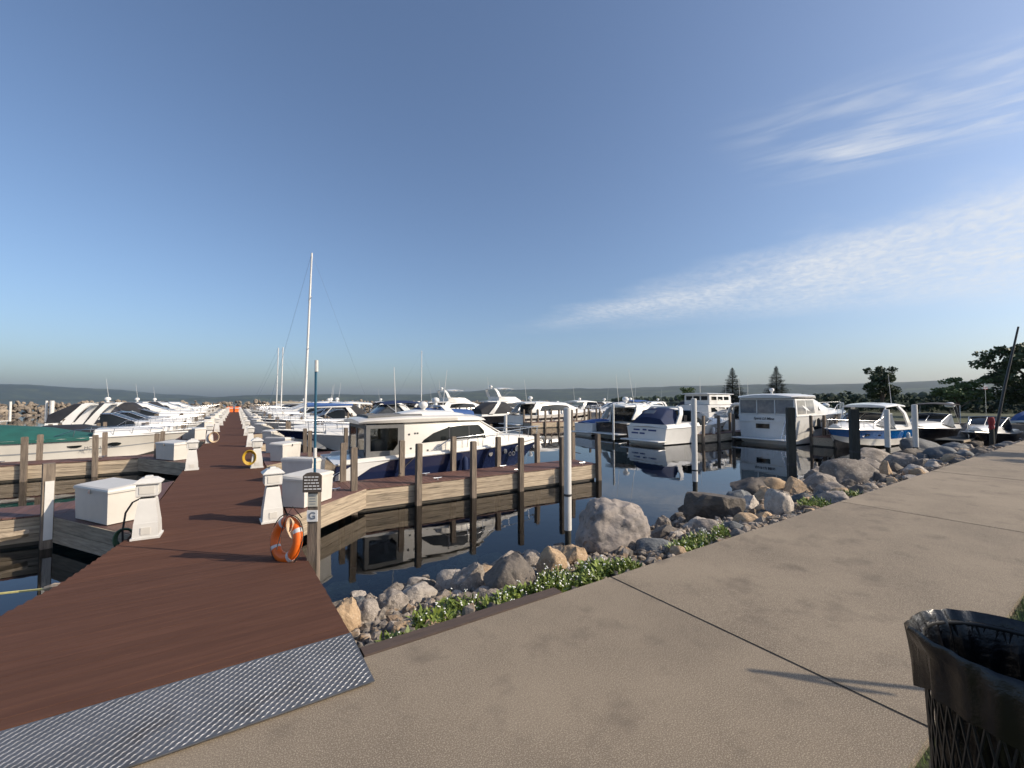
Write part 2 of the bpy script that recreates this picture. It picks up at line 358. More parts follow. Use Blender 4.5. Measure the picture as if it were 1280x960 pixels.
b.build('joint_filler', 'joint_filler', walk)
boxpart('edge_board', 'edge_timber', walk, (1.88, 3.565, -.012), (2.0, .13, .05), rz=R(.8))

# far land, hills
def strip_hill(name, profile, dist, depth, mat, seed, zbase=WATER - 2, amp=1.0):
    """a wooded ridge: profile = [(photo column, height in m)], at a real distance, with a back slope."""
    b = MB(); rows = []; N = 260; c0, c1 = profile[0][0], profile[-1][0]
    for i in range(N + 1):
        px = c0 + (c1 - c0) * i / N
        for (a, ha), (c, hc) in zip(profile, profile[1:]):
            if a <= px <= c: t = (px - a) / (c - a); t = t * t * (3 - 2 * t); h = ha + (hc - ha) * t; break
        row = []
        for k in range(13):
            s = k / 12; p = polar(px, dist + depth * s)
            zz = h * min(1, math.sin(min(1, s * 1.35) * math.pi / 2) ** 1.1) if s < .75 else h * (1 - (s - .75) * 1.5)
            nzv = noise.fractal(Vector((p.x * .004, p.y * .004, seed)), 1, 2, 5)
            zz = zbase + (zz - zbase) * (1 if k == 0 else 1) + (nzv * amp * min(1, h / 30) * (8 if 0 < k < 12 else 0))
            if k == 0: zz = zbase
            row.append((p.x, p.y, zz))
        rows.append(row)
    b.loft(rows, closed=False, cap=False)
    return tag(b.build(name, mat, smooth=60), kind='structure')
strip_hill('hills', [(-1100, 1), (-500, 90), (-200, 165), (40, 158), (130, 128), (220, 66), (300, 22), (360, 4)], 5600, 1500, 'hill_wood', 3.1)
strip_hill('hills', [(-200, 6), (200, 10), (330, 44), (420, 54), (560, 58), (660, 52), (760, 50)], 3900, 700, 'hill_wood', 5.2)
strip_hill('hills', [(470, 6), (560, 74), (640, 98), (760, 104), (860, 122), (950, 126), (1060, 116), (1130, 126), (1230, 118), (1320, 96), (1500, 100), (1800, 80)], 3000, 1300, 'hill_wood', 8.9)
# nearer wooded shore at the right, a mass of small trees
b = MB(); r2 = random.Random(5)
for i in range(900):
    px = r2.uniform(770, 1420); d = r2.uniform(560, 760); p = polar(px, d, 0); h = r2.uniform(5, 11) * (1 if px > 960 else .75)
    for q in range(3):
        c = p + Vector((r2.uniform(-4, 4), r2.uniform(-4, 4), WATER + .5 + h * r2.uniform(.3, .62))); rr = h * r2.uniform(.22, .4)
        b.lathe([(rr * .2, -rr * 1.1), (rr * .95, -rr * .4), (rr * r2.uniform(.8, 1.05), rr * .3), (rr * .5, rr * .9), (.05, rr * 1.15)], 6, c)
tag(b.build('far_wood', 'far_trees', smooth=25), 'dark wooded far shore across the harbour', 'wood', kind='stuff')
b = MB()
rows = []
for i in range(61):
    px = 740 + i * 12
    rows.append([polar(px, 540 + 25 * math.sin(i), WATER - 1), polar(px, 545 + 25 * math.sin(i), WATER + .8), polar(px, 800, 1.5), polar(px, 1100, 1.0)])
b.loft(rows, closed=False, cap=False); tag(b.build('far_shore', 'far_trees', smooth=60), kind='structure')

# park spit at the right behind the slips, with a low sea wall
spit = [polar(p, d) for p, d in ((1004, 50), (1060, 46), (1150, 45), (1230, 45), (1330, 46), (1500, 60), (1500, 190), (1200, 150), (1040, 130), (900, 120), (850, 98), (905, 72), (960, 58))]
b = MB(); b.slab([(p.x, p.y, .25) for p in spit], (0, 0, -2.2)); tag(b.build('park_lawn', 'lawn_grass'), kind='structure')
wall = thing('sea_wall', 'low pale concrete sea wall edging the park lawn behind the slips', 'wall', (0, 0, 0))
sw = [spit[i] for i in (11, 12, 0, 1, 2, 3, 4, 5)]
for a, c in zip(sw, sw[1:]):
    d = (c - a); L = d.length; ang = math.atan2(d.y, d.x); k = max(1, int(L / 6))
    for q in range(k):
        m = a + d * ((q + .5) / k); nrm = Vector((-d.y, d.x, 0)).normalized() * -.0
        boxpart('wall_panel', 'concrete_wall', wall, (m.x, m.y, -.45), (L / k - .03, .5, 1.62), rz=ang)

# breakwater of piled stone across the harbour mouth
b = MB(); r2 = random.Random(9)
for i in range(0):
    p = polar(r2.uniform(1010, 1420), r2.uniform(86, 128), .25); h = r2.uniform(1.0, 2.6)
    for q in range(3):
        c = p + Vector((r2.uniform(-.8, .8), r2.uniform(-.8, .8), h * r2.uniform(.3, .6))); rr = h * r2.uniform(.3, .5)
        b.lathe([(rr * .2, -rr * 1.1), (rr * .95, -rr * .4), (rr * r2.uniform(.8, 1.05), rr * .3), (rr * .5, rr * .9), (.05, rr * 1.15)], 6, c)
b = MB()
for i in range(9000):
    p = polar(r2.uniform(1005, 1420), r2.uniform(84, 122), .25); k = 1.2 + 1.1 * noise.noise(Vector((p.x * .25, p.y * .25, 0))); c = p + Vector((0, 0, max(.2, k) * 1.6 * r2.random() ** .7)); u = Vector((r2.gauss(0, 1), r2.gauss(0, 1), r2.gauss(0, .6))).normalized(); v = u.cross(Vector((r2.gauss(0, 1), r2.gauss(0, 1), r2.gauss(0, 1)))).normalized(); l = r2.uniform(.4, .9)
    b.add([c - u * l * .5, c + v * l * .35, c + u * l * .5, c - v * l * .35], [(0, 1, 2, 3)])
tag(b.build('park_hedge', 'far_trees', smooth=25), 'dark mass of shrubs at the back of the park lawn', 'shrubs', kind='stuff')
bw = [(-150, 70), (-75, 98), (-30, 118), (5, 131), (60, 138), (120, 150)]
b = MB(); r3 = random.Random(11)
ico = bmesh.new(); bmesh.ops.create_icosphere(ico, subdivisions=1, radius=1); iv = [v.co.copy() for v in ico.verts]; jf = [tuple(v.index for v in f.verts) for f in ico.faces]; ico.free()
for (x0, y0), (x1, y1) in zip(bw, bw[1:]):
    L = math.hypot(x1 - x0, y1 - y0); nrm = Vector(((y1 - y0) / L, -(x1 - x0) / L, 0))
    for i in range(int(L * 16)):
        t = r3.random(); w = r3.uniform(-1, 1); s = r3.uniform(.25, .7)
        c = Vector((x0 + (x1 - x0) * t, y0 + (y1 - y0) * t, 0)) + nrm * w * 4.2
        c.z = WATER - .3 + 2.75 * (1 - abs(w)) * r3.uniform(.75, 1.02)
        rot = Matrix.Rotation(r3.uniform(0, 6.28), 3, (r3.random(), r3.random(), r3.random() + .1)); sc = Vector((r3.uniform(.8, 1.4), r3.uniform(.7, 1.1), r3.uniform(.5, .85))) * s
        b.add([c + rot @ Vector((v.x * sc.x, v.y * sc.y, v.z * sc.z)) * r3.uniform(.85, 1.1) for v in iv], jf)
tag(b.build('breakwater', 'breakwater_stone', flip=False), 'long breakwater of piled brown and grey stones across the harbour', 'breakwater', kind='stuff')

# ================================================================== main dock
def dock_left(y):
    pts = [(3.0, -2.45), (6.3, -1.98), (7.7, -1.68), (9.2, -1.42), (12, -1.36), (200, -1.36)]
    for (a, va), (c, vc) in zip(pts, pts[1:]):
        if y <= c: return va + (vc - va) * (y - a) / (c - a)
def dock_z(y): return .015 if y < 3.9 else (.015 + (DECK - .015) * min(1, (y - 3.9) / 3.4))
DR, DOCK_END = .86, 97.0
dock = thing('boardwalk_dock', 'long straight brown composite boardwalk dock running out between the moored boats', 'dock', (0, 3.9, 0))
pitch = .142; y = 3.9; i = 0
slope = math.atan((.015 - DECK) / 3.4)
while y < 27:
    yc = y + pitch / 2; xl = dock_left(yc); z = dock_z(yc)
    o = boxpart('deck_board', 'composite_board', dock, ((xl + DR) / 2, yc - 3.9, z - .0125 + rnd.uniform(-.0012, .0012)), (DR - xl + rnd.uniform(-.006, .006), pitch - .0055, .025), rx=-slope if yc < 7.3 else 0)
    y += pitch; i += 1
b = MB()
while y < DOCK_END:
    xl = dock_left(y); b.box(((xl + DR) / 2, y + .32 - 3.9, DECK - .0125), (DR - xl, .64 - .004, .025)); y += .64
tag(b.build('deck_boards', 'composite_board', dock), kind='stuff')
for sx in (-1, 1):
    b = MB()
    for (a, c) in ((3.95, 7.3), (7.3, 9.2), (9.2, 12.0), (12.0, DOCK_END)):
        xa, xc = (dock_left(a) + .03, dock_left(c) + .03) if sx < 0 else (DR - .03, DR - .03)
        za, zc = dock_z(a) - .03, dock_z(c) - .03
        b.slab([(xa, a - 3.9, za), (xc, c - 3.9, zc), (xc, c - 3.9, zc - .3), (xa, a - 3.9, za - .3)], (-.05 * sx, 0, 0))
    b.build('side_beam', 'wet_timber', dock)
for yy in [8.0 + 5.2 * k for k in range(17)]:
    for xx in (dock_left(yy) + .18, DR - .18): part('pile', 'dark_pile', dock, lambda b: b.tube([(xx, yy - 3.9, -3), (xx, yy - 3.9, DECK - .05)], .11, 8))

# diamond-plate threshold
plate = thing('threshold_plate', 'grey diamond-tread steel plate bridging walkway and boardwalk dock', 'plate', (-1.0, 3.49, .02))
px0, px1, pw, ps = -3.6, 1.86, .37, R(-.6)
boxpart('plate', 'diamond_steel', plate, ((px0 + px1) / 2, 0, .004), (px1 - px0, pw * 2, .008))
b = MB(); row = 0; yy = -pw + .03
while yy < pw - .015:
    xx = px0 + .03 + (row % 2) * .028
    while xx < px1 - .02:
        if xx > -2.2:
            a = R(34) if row % 2 == 0 else R(34); l, w = .027, .0065
            ca, sa = math.cos(a), math.sin(a)
            P = [(-l, 0), (0, -w), (l, 0), (0, w)]
            q = [(xx + u * ca - v * sa, yy + u * sa + v * ca, .0082) for u, v in P] + [(xx - .4 * l * ca, yy - .4 * l * sa, .0122), (xx + .4 * l * ca, yy + .4 * l * sa, .0122)]
            b.add(q, [(0, 1, 4), (1, 2, 5), (1, 5, 4), (2, 3, 5), (3, 0, 4), (3, 4, 5)])
        xx += .056
    yy += .0285; row += 1
tag(b.build('treads', 'tread_steel', plate), kind='stuff')

# ================================================================== finger piers
def finger(x0, x1, y0, y1, posts, label, detail=True, group=None, posts_far=None, top=.79, knees=(), face_y=-1, wood='weathered_wood'):
    """deck boards across, stacked fascia boards along both sides, square posts, cleats; knees = triangular corners towards the dock"""
    t = thing('finger_pier', label, 'pier', (min(x0, x1), (y0 + y1) / 2, WATER), group=group)
    ox, oy = min(x0, x1), (y0 + y1) / 2; L = abs(x1 - x0); W = y1 - y0; zt = DECK - .025 - WATER
    if detail:
        proto = None; x = .07
        while x < L:
            if proto is None: proto = boxpart('deck_board', 'brown_deck', t, (0, 0, 0), (.134, W + .04, .03)); o = proto
            else: o = link(proto.copy(), t)
            o.location = (x, rnd.uniform(-.008, .008), zt + rnd.uniform(-.0015, .0015)); x += .142
    else:
        b = MB(); x = .3
        while x < L: b.box((x, 0, zt), (.594, W + .04, .03)); x += .6
        tag(b.build('deck_boards', 'brown_deck', t), kind='stuff')
    H = zt - .02 - .07
    n = 3 if detail else 1
    segs = max(1, int(round(L / 3.3)))
    for s in (-1, 1):
        for c in range(n):
            for k in range(segs):
                h = H / n; jx = rnd.uniform(-.004, .004)
                boxpart('fascia_board', wood, t, (L * (k + .5) / segs, s * (W / 2 - .03) + jx, .07 + h * (c + .5)), (L / segs - .008, .05, h - .009))
    for e in (0.03, L - .03):
        for c in range(n): boxpart('end_board', wood, t, (e, 0, .07 + H / n * (c + .5)), (.045, W - .12, H / n - .009))
    boxpart('waterline_beam', 'wet_timber', t, (L / 2, 0, .03), (L - .1, W - .1, .1))
    pp = None
    for s, lst in ((-1, posts), (1, posts_far if posts_far is not None else posts)):
        for xx in lst:
            hh = top - WATER + rnd.uniform(-.05, .05)
            p = part('post', 'post_wood', t, lambda b: b.box((0, 0, 0), (.145, .145, hh + 1.6)).box((0, 0, hh / 2 + .8 + .008), (.12, .12, .016)))
            p.location = (xx - ox, s * (W / 2 + .09), (hh - 1.6) / 2); p.rotation_euler = (R(rnd.uniform(-.8, .8)), R(rnd.uniform(-.8, .8)), R(rnd.uniform(-4, 4)))
    if detail:
        k = 1.2
        while k < L - .5:
            for s in (-1, 1):
                def cl(b):
                    b.box((k, s * (W / 2 - .16), zt + .035), (.05, .05, .05)); b.tube([(k - .12, s * (W / 2 - .16), zt + .065), (k, s * (W / 2 - .16), zt + .06), (k + .12, s * (W / 2 - .16), zt + .065)], .014, 6)
                part('cleat', 'steel', t, cl)
            k += 2.7
    for kn in knees:                                       # (corner x on the dock, run along pier, run along dock)
        cx, rx_, ry_ = kn; yb = (y0 if ry_ < 0 else y1) - oy
        pts = [(cx - ox, yb, zt - .012), (cx - ox + rx_, yb, zt - .012), (cx - ox, yb + ry_, zt - .012)]
        b = MB(); b.slab(pts, (0, 0, .024)); b.build('corner_deck', 'brown_deck', t)
        d = Vector((-rx_, ry_, 0)); m = Vector((cx - ox + rx_ / 2, yb + ry_ / 2, 0))
        for c in range(2): o = boxpart('corner_fascia', wood, t, (0, 0, 0), (d.length - .04, .05, H / 2 - .009)); o.location = (m.x, m.y, .1 + H / 2 * (c + .5)); o.rotation_euler.z = math.atan2(d.y, d.x)
    return t
ORD = ['first', 'second', 'third', 'fourth', 'fifth', 'sixth', 'seventh', 'eighth', 'ninth', 'tenth', 'eleventh', 'twelfth', 'thirteenth']
RP = [2.5, 4.15, 5.8, 7.45, 9.1, 10.75]
RF = [11.15, 18.8, 26.5, 34.2, 41.9, 49.6, 57.3, 65.0, 72.7, 80.4, 88.1]
names_r = ['nearest weathered finger pier beside the navy hulled cruiser', 'second finger pier right of the dock, behind the navy hulled cruiser', 'third finger pier right of the dock, near the tall sailboat mast']
for k, yf in enumerate(RF):
    lab = names_r[k] if k < 3 else f'{ORD[k]} finger pier from the walkway on the right of the dock'
    finger(.9, 10.72, yf, yf + 1.2, RP, lab, detail=k < 1, group='finger piers right of the dock', knees=((.9, 1.9, -1.9), (.9, 1.9, 1.9)))
LF = [12.05, 21.7, 31.2, 40.7, 50.2, 59.7, 69.2, 78.7, 88.2]
names_l = ['nearest weathered finger pier at the left edge, without a boat', 'finger pier in front of the boat with green cover']
for k, yf in enumerate(LF):
    lab = names_l[k] if k < 2 else f'{ORD[k]} finger pier from the walkway on the left of the dock'
    finger(-10.9, -1.4, yf, yf + 1.15, [-2.55, -4.3, -6.1, -7.9, -9.7] if k else [-4.9, -6.6], lab, detail=k < 2, group='finger piers left of the dock', knees=((-1.4, -1.7, -2.6), (-1.4, -1.7, 1.9)), top=.72)
# second dock across the basin with fingers reaching towards the camera's side
d2 = thing('boardwalk_dock', 'distant dock across the basin behind the white motor yachts', 'dock', (41, 40, WATER))
boxpart('deck', 'brown_deck', d2, (0, 2, .57), (2.0, 66, .06)); boxpart('side_beam', 'weathered_wood', d2, (-.98, 2, .33), (.08, 65.9, .4))
for yf, xs_, lab in ((11.0, 29.6, 'finger pier between the large white yacht and the blue hulled boat'), (16.65, 25.2, 'finger pier between the blue canvas cruiser and the large white yacht'),
                     (27.2, 26.5, 'finger pier beside the boat with the black windowed hardtop'), (34.6, 24.4, 'sunlit finger pier under the hardtop yacht with radar dome'),
                     (45.0, 24.0, 'finger pier behind the hardtop yacht with radar dome'), (55.0, 23, 'farthest finger pier of the dock across the basin')):
    n = int((40 - xs_) / 1.75); finger(xs_, 40, yf, yf + 1.1, [xs_ + .1 + 1.75 * q for q in range(n)], lab, detail=False, group='finger piers of the dock across the basin', top=1.0)

# free-standing mooring posts in the basin
def sleeve_post(x, y, top, r, label, ring=None):
    t = thing('mooring_post', label, 'post', (x, y, WATER), group='white sleeved mooring posts')
    part('pile', 'dark_pile', t, lambda b: b.tube([(0, 0, -2.2), (0, 0, .42)], r * .86, 12), 40)
    part('sleeve', 'white_plastic', t, lambda b: b.lathe([(r, .30), (r, top - WATER - .03), (r * .97, top - WATER), (r * .5, top - WATER + .01)], 16), 40)
    if ring: part('strap', 'rubber', t, lambda b: b.lathe([(r * 1.04, ring), (r * 1.09, ring + .01), (r * 1.09, ring + .035), (r * 1.04, ring + .045)], 16), 40)
    return t
p = ground(710, 682, WATER); sleeve_post(p.x, p.y, 1.84, .072, 'white sleeved mooring post left of the big granite boulder', .95)
p = ground(869, 614, WATER); sleeve_post(p.x, p.y, 2.04, .085, 'white sleeved mooring post rising behind the flat-topped shore rock', .62)
for px, py, pt, lab in ((632, 549, 519, 'short white post in the water beyond the navy cruiser bow'), (767, 556, 505, 'thin white post beside the dark windowed hardtop boat'),
                        (57, 531, 501, 'thinner of two white posts left near the breakwater'), (64, 531, 501, 'thicker of two white posts left near the breakwater'), (12, 530, 502, 'white post at the far left beyond the green boat'),
                        (448, 530, 503, 'white post standing beyond the blue topped arch boat'), (1110, 566, 512, 'slim grey-white post in front of the blue hulled boat'), (1145, 566, 506, 'slim pale post right of the blue hulled boat')):
    g = ground(px, py, WATER); d = (g - Vector((0, 0, EYE))).length; sleeve_post(g.x, g.y, EYE + (500 - pt) / FPX * math.hypot(g.x, g.y) * math.cos(math.atan((px - 640) / FPX)), {632: 4, 64: 4.5, 448: 4, 1110: 6, 1145: 6}.get(px, 2.6) / 2 / FPX * math.hypot(g.x, g.y) * math.cos(math.atan((px - 640) / FPX)), lab)
for px, py, pt, lab in ((990, 600, 510, 'square dark timber pile in front of the large white yacht'), (1069, 580, 512, 'square dark timber pile in front of the blue hulled boat')):
    g = ground(px, py, WATER); dep = math.hypot(g.x, g.y) * math.cos(math.atan((px - 640) / FPX)); tz = EYE + (500 - pt) / FPX * dep
    t = thing('timber_pile', lab, 'post', (g.x, g.y, WATER)); w = .0205 * dep / 1.3
    part('pile', 'dark_pile', t, lambda b: b.box((0, 0, (tz - WATER) / 2 - .8), (w, w, tz - WATER + 1.6), rz=R(-50)).box((0, 0, tz - WATER + .01), (w * .86, w * .86, .02), rz=R(-50)))
    boxpart('band', 'rubber', t, (0, 0, .55), (w * 1.03, w * 1.03, .08), rz=R(-50))

# ================================================================== pedestals and dock boxes
def pedestal(label, loc, rz):
    t = thing('power_pedestal', label, 'pedestal', loc, rz, 'power pedestals along the dock')
    sq = lambda s, z: [(s, s, z), (-s, s, z), (-s, -s, z), (s, -s, z)]
    part('base', 'white_plastic', t, lambda b: b.loft([sq(.185, 0), sq(.185, .03), sq(.165, .035), sq(.155, .25), sq(.152, .26), sq(.11, .60), sq(.10, .63)]))
    part('neck', 'rubber', t, lambda b: b.loft([sq(.085, .63), sq(.085, .665)]))
    hd = part('head', 'white_plastic', t, lambda b: b.loft([sq(.13, .665), sq(.14, .68), sq(.14, .86), sq(.13, .87)]))
    for sx, sy in ((1, 0), (-1, 0), (0, 1), (0, -1)): boxpart('outlet_cover', 'box_fibreglass', hd, (sx * .143, sy * .143, .77), (.012 if sx else .19, .012 if sy else .19, .12))
    part('roof', 'white_plastic', t, lambda b: b.loft([sq(.175, .87), sq(.178, .885), sq(.10, .95), sq(.05, .965), sq(.045, .985), sq(.015, .99)]))
    boxpart('access_panel', 'box_fibreglass', t, (0, -.166, .13), (.12, .012, .11))
    return t
pr = [9.1, 16.5, 24.1, 31.8, 39.5, 47.2, 54.9, 62.6, 70.3, 78.0, 85.7, 93.0]
pl = [9.15, 17.1, 27.2, 36.4, 45.6, 54.8, 64.0, 73.2, 82.4, 91.6]
lr = ['white lantern shaped power pedestal behind the orange life ring', 'white power pedestal with a yellow hose coiled at its foot', 'third white power pedestal on the right of the dock']
ll = ['white lantern shaped power pedestal nearest on the left with cables', 'second white power pedestal on the left of the dock', 'third white power pedestal on the left of the dock, with cream coil']
ped = pedestal(lr[0], (.60, pr[0], DECK), R(3))
for k, y in enumerate(pr[1:], 1): dup(ped, (.62, y, DECK), R(rnd.uniform(-4, 4)), lr[k] if k < 3 else f'{ORD[k]} white power pedestal from the walkway on the right edge of the dock')
for k, y in enumerate(pl): dup(ped, (-1.17 + .03 * min(k, 3), y, DECK), R(rnd.uniform(-4, 4)), ll[k] if k < 3 else f'{ORD[k]} white power pedestal from the walkway on the left edge of the dock')
def dock_box(label, loc, rz, w=1.5, dpt=.62, h=.66):
    t = thing('dock_box', label, 'box', loc, rz, 'fibreglass dock boxes')
    def shell(b):
        r = lambda s, z, e=0: [(w / 2 * s, -dpt / 2 * s - e, z), (w / 2 * s, dpt / 2 * s, z), (-w / 2 * s, dpt / 2 * s, z), (-w / 2 * s, -dpt / 2 * s - e, z)]
        b.loft([r(.94, 0), r(.985, h * .80), r(.985, h * .82)])
    part('shell', 'box_fibreglass', t, shell)
    def lid(b):
        P = lambda s, z0, z1: [(w / 2 * s, -dpt / 2 * s, z0), (w / 2 * s, dpt / 2 * s, z1), (-w / 2 * s, dpt / 2 * s, z1), (-w / 2 * s, -dpt / 2 * s, z0)]
        b.loft([P(1.03, h * .82, h * .82), P(1.035, h * .87, h * .90), P(1.0, h * .91, h * .97), P(.90, h * .94, h * 1.0)])
    part('lid', 'box_fibreglass', t, lid)
    boxpart('latch', 'steel', t, (0, -dpt / 2 * 1.035 - .006, h * .82), (.09, .02, .08))
    return t
zb = DECK + .005
box = dock_box('cream dock box behind the post with the letter G sign', (1.36, 10.28, zb), R(45))
spots = [(1.6, 13.05, R(135), 'white dock box just behind the cream one, at the nearest right pier'), (1.6, 18.1, R(45), 'cream dock box beside the pedestal with the yellow hose'), (1.6, 20.7, R(135), 'dock box behind the second right pier'),
         (1.7, 25.8, R(45), 'cream dock box at the third right pier'), (-1.95, 10.95, R(-57), 'large pale dock box with slanted lid nearest on the left'), (-1.95, 20.6, R(-57), 'grey shaded dock box at the second left pier'), (-1.95, 30.1, R(-57), 'dock box at the third left pier')]
box.scale = (.64, .88, 1.0)
for x, y, a, lab in spots:
    o = dup(box, (x, y, zb), a, lab)
    if x < 0: o.scale = (.80, .95, 1.02)
for k, yf in enumerate(RF[3:]):
    for s in (-.75, 1.95): dup(box, (1.6, yf + s, zb), R(45 if s < 0 else 135), f'dock box on the {"near" if s < 0 else "far"} side of the {ORD[k + 3]} right finger pier')
for k, yf in enumerate(LF[3:]):
    for s in (-1.1, 1.86): dup(box, (-1.96, yf + s, zb), R(-57 if s < 0 else 228), f'dock box on the {"near" if s < 0 else "far"} side of the {ORD[k + 3]} left finger pier')

# ================================================================== boats
# local frame: x forward from the transom, y to port, z up from the waterline
class Boat:
    def __init__(s, name, label, cat, x, y, heading, group=None):
        s.root = thing(name, label, cat, (x, y, WATER), heading, group)
    def hull(s, L, B, fs, fb, side='gelcoat', low='gelcoat', split=0.0, rake=.9, fine=2.0, deck='gelcoat', rail='gelcoat', boot=True, stripe=None, transom=None, sheer_pow=1.7, stations=15):
        s.L, s.B, s.fs, s.fb = L, B, fs, fb
        def hb(t): return B / 2 * (.92 + .08 * min(1, t / .35)) * (1 if t < .42 else max(.012, 1 - ((t - .42) / .58) ** fine))
        def zs(t): return fs + (fb - fs) * t ** sheer_pow
        s.sheer = lambda x: (hb(min(1, max(0, x / L))), zs(min(1, max(0, x / L))))
        ts = [(i / (stations - 1)) ** .8 for i in range(stations)]
        def sec(t, q):                                     # q: 0 keel .. 1 sheer along the side
            x = t * L; b = hb(t); z1 = zs(t); zc = .06 + fb * .42 * t ** 4; yc = b * (.90 - .42 * t ** 2.5)
            xr = rake * t ** 5
            if q <= 0: return (x - xr * (1.15 + q * 0), 0, -.38 + (.38 + fb * .18) * max(0, (t - .72) / .28) ** 2)
            y = yc + (b - yc) * (q ** (1 + .9 * t)); return (x - xr * (1 - q) ** 1.0, y, zc + (z1 - zc) * q)
        qs = [.0001, .12, .3, .5, .72, 1.0]
        def strip(name, mat, q0, q1, off=0.0):
            b = MB(); ql = sorted(set([q0] + [q for q in qs if q0 < q < q1] + [q1]))
            for sg in (1, -1): b.loft([[(p[0], sg * (p[1] + off), p[2]) for p in (sec(t, q) for q in ql)] for t in ts], closed=False, cap=False)
            return b.build(name, mat, s.root, 50)
        bt = MB()
        for sg in (1, -1): bt.loft([[sec(t, 0), tuple(c * (sg if k == 1 else 1) for k, c in enumerate(sec(t, .0001)))] for t in ts], closed=False, cap=False)
        bt.build('hull_bottom', 'bottom_paint' if boot else low, s.root, 50)
        if split > 0: strip('lower_hull', low, .0001, split); strip('hull', side, split, 1.0)
        else: strip('hull', side, .0001, 1.0)
        if stripe: strip('hull_stripe', stripe[0], stripe[1], stripe[2], .008)
        b = MB(); r = [sec(0, q) for q in [0] + qs]; b.add(r + [(p[0], -p[1], p[2]) for p in r[::-1]], [tuple(range(2 * len(r)))])
        b.build('transom', transom or side, s.root)
        b = MB(); b.loft([[(t * L, k * hb(t), zs(t) - .015 + .07 * (1 - abs(k)) * hb(t)) for k in (-1, -.5, 0, .5, 1)] for t in ts], closed=False, cap=False)
        b.build('deck', deck, s.root, 50)
        b = MB()
        for sg in (1, -1): b.tube([(t * L, sg * hb(t), zs(t)) for t in ts], .035, 6)
        b.build('rub_rail', rail, s.root, 50)
        return s
    def house(s, name, secs, mat, camber=.05, bev=.07, parent=None):
        rings = []
        for x, wb, zb_, wtp, zt in secs:
            bv = min(bev, max(.005, (zt - zb_) * .4), wtp * .4)
            half = [(wb, zb_), (wtp + .02, zt - bv), (wtp - bv * .35, zt - bv * .3), (wtp - bv, zt), (wtp * .45, zt + camber * .8), (0, zt + camber)]
            rings.append([(x, y, z) for y, z in half] + [(x, -y, z) for y, z in half[-2::-1]])
        return MB().loft(rings).build(name, mat, parent or s.root, 38)
    def _side(s, secs, x, q, off, sg):
        for a, c in zip(secs, secs[1:]):
            if a[0] <= x <= c[0] or c is secs[-1]:
                t = (x - a[0]) / (c[0] - a[0]); wb, zb_, wtp, zt = [a[k] + (c[k] - a[k]) * t for k in (1, 2, 3, 4)]
                zt2 = zt - min(.07, max(.005, (zt - zb_) * .4)); y = wb + (wtp + .02 - wb) * q
                return (x, sg * (y + off), zb_ + (zt2 - zb_) * q)
    def side_panel(s, name, secs, poly, mat, sides=(1, -1), off=.012, parent=None):
        x0, x1 = min(p[0] for p in poly), max(p[0] for p in poly)
        xs = sorted(set([p[0] for p in poly] + [x0 + (x1 - x0) * k / 10 for k in range(11)] + [c[0] for c in secs if x0 < c[0] < x1]))
        cut = []
        for x in xs:
            q = []
            for a, c in zip(poly, poly[1:] + poly[:1]):
                if min(a[0], c[0]) - 1e-6 <= x <= max(a[0], c[0]) + 1e-6:
                    q += [a[1], c[1]] if abs(a[0] - c[0]) < 1e-6 else [a[1] + (c[1] - a[1]) * (x - a[0]) / (c[0] - a[0])]
            cut.append((x, min(q), max(q) if max(q) - min(q) > .004 else min(q) + .004))
        for sg in sides:
            rings = [[s._side(secs, x, qa, off, sg), s._side(secs, x, (qa + qb) / 2, off, sg), s._side(secs, x, qb, off, sg), s._side(secs, x, qb, -.03, sg), s._side(secs, x, qa, -.03, sg)] for x, qa, qb in cut]
            MB().loft(rings).build(name, mat, parent or s.root)
    def slope_panel(s, name, secs, k, u0, u1, q0, q1, mat, camber=.05, off=.012, parent=None):
        a, c = secs[k], secs[k + 1]; g = []
        for q in (q0, (q0 + q1) / 2, q1):
            w = a[3] + (c[3] - a[3]) * q - .05; z = a[4] + (c[4] - a[4]) * q; x = a[0] + (c[0] - a[0]) * q
            g.append([(x + off * .5, u * w, z + camber * (1 - abs(u)) + off) for u in [u0 + (u1 - u0) * j / 4 for j in range(5)]])
        b = MB(); b.loft(g, closed=False, cap=False); b.loft([[(p[0], p[1], p[2] - .03) for p in r] for r in g], closed=False, cap=False)
        return b.build(name, mat, parent or s.root, 60)
    def arch(s, x0, zb_, x1, zt, hw, w=.4, th=.09, mat='gelcoat', lean=.84):
        pts = [(x0, hw, zb_), (x0 + (x1 - x0) * .55, hw * .97, zb_ + (zt - zb_) * .6), (x1 - (x1 - x0) * .08, hw * lean, zt - .1), (x1, hw * lean - .12, zt)]
        pts += [(p[0], -p[1], p[2]) for p in pts[::-1]]; rings = []
        for i, p in enumerate(pts):
            d = Vector(pts[min(i + 1, len(pts) - 1)]) - Vector(pts[max(i - 1, 0)]); d.x = 0; d.normalize(); n = Vector((0, d.z, -d.y)); ww = w * (1.15 if i in (0, len(pts) - 1) else .85)
            P = Vector(p); rings.append([P + Vector((ww / 2, 0, 0)) + n * th / 2, P + Vector((ww / 2, 0, 0)) - n * th / 2, P - Vector((ww / 2, 0, 0)) - n * th / 2, P - Vector((ww / 2, 0, 0)) + n * th / 2])
        return MB().loft(rings).build('radar_arch', mat, s.root, 30)
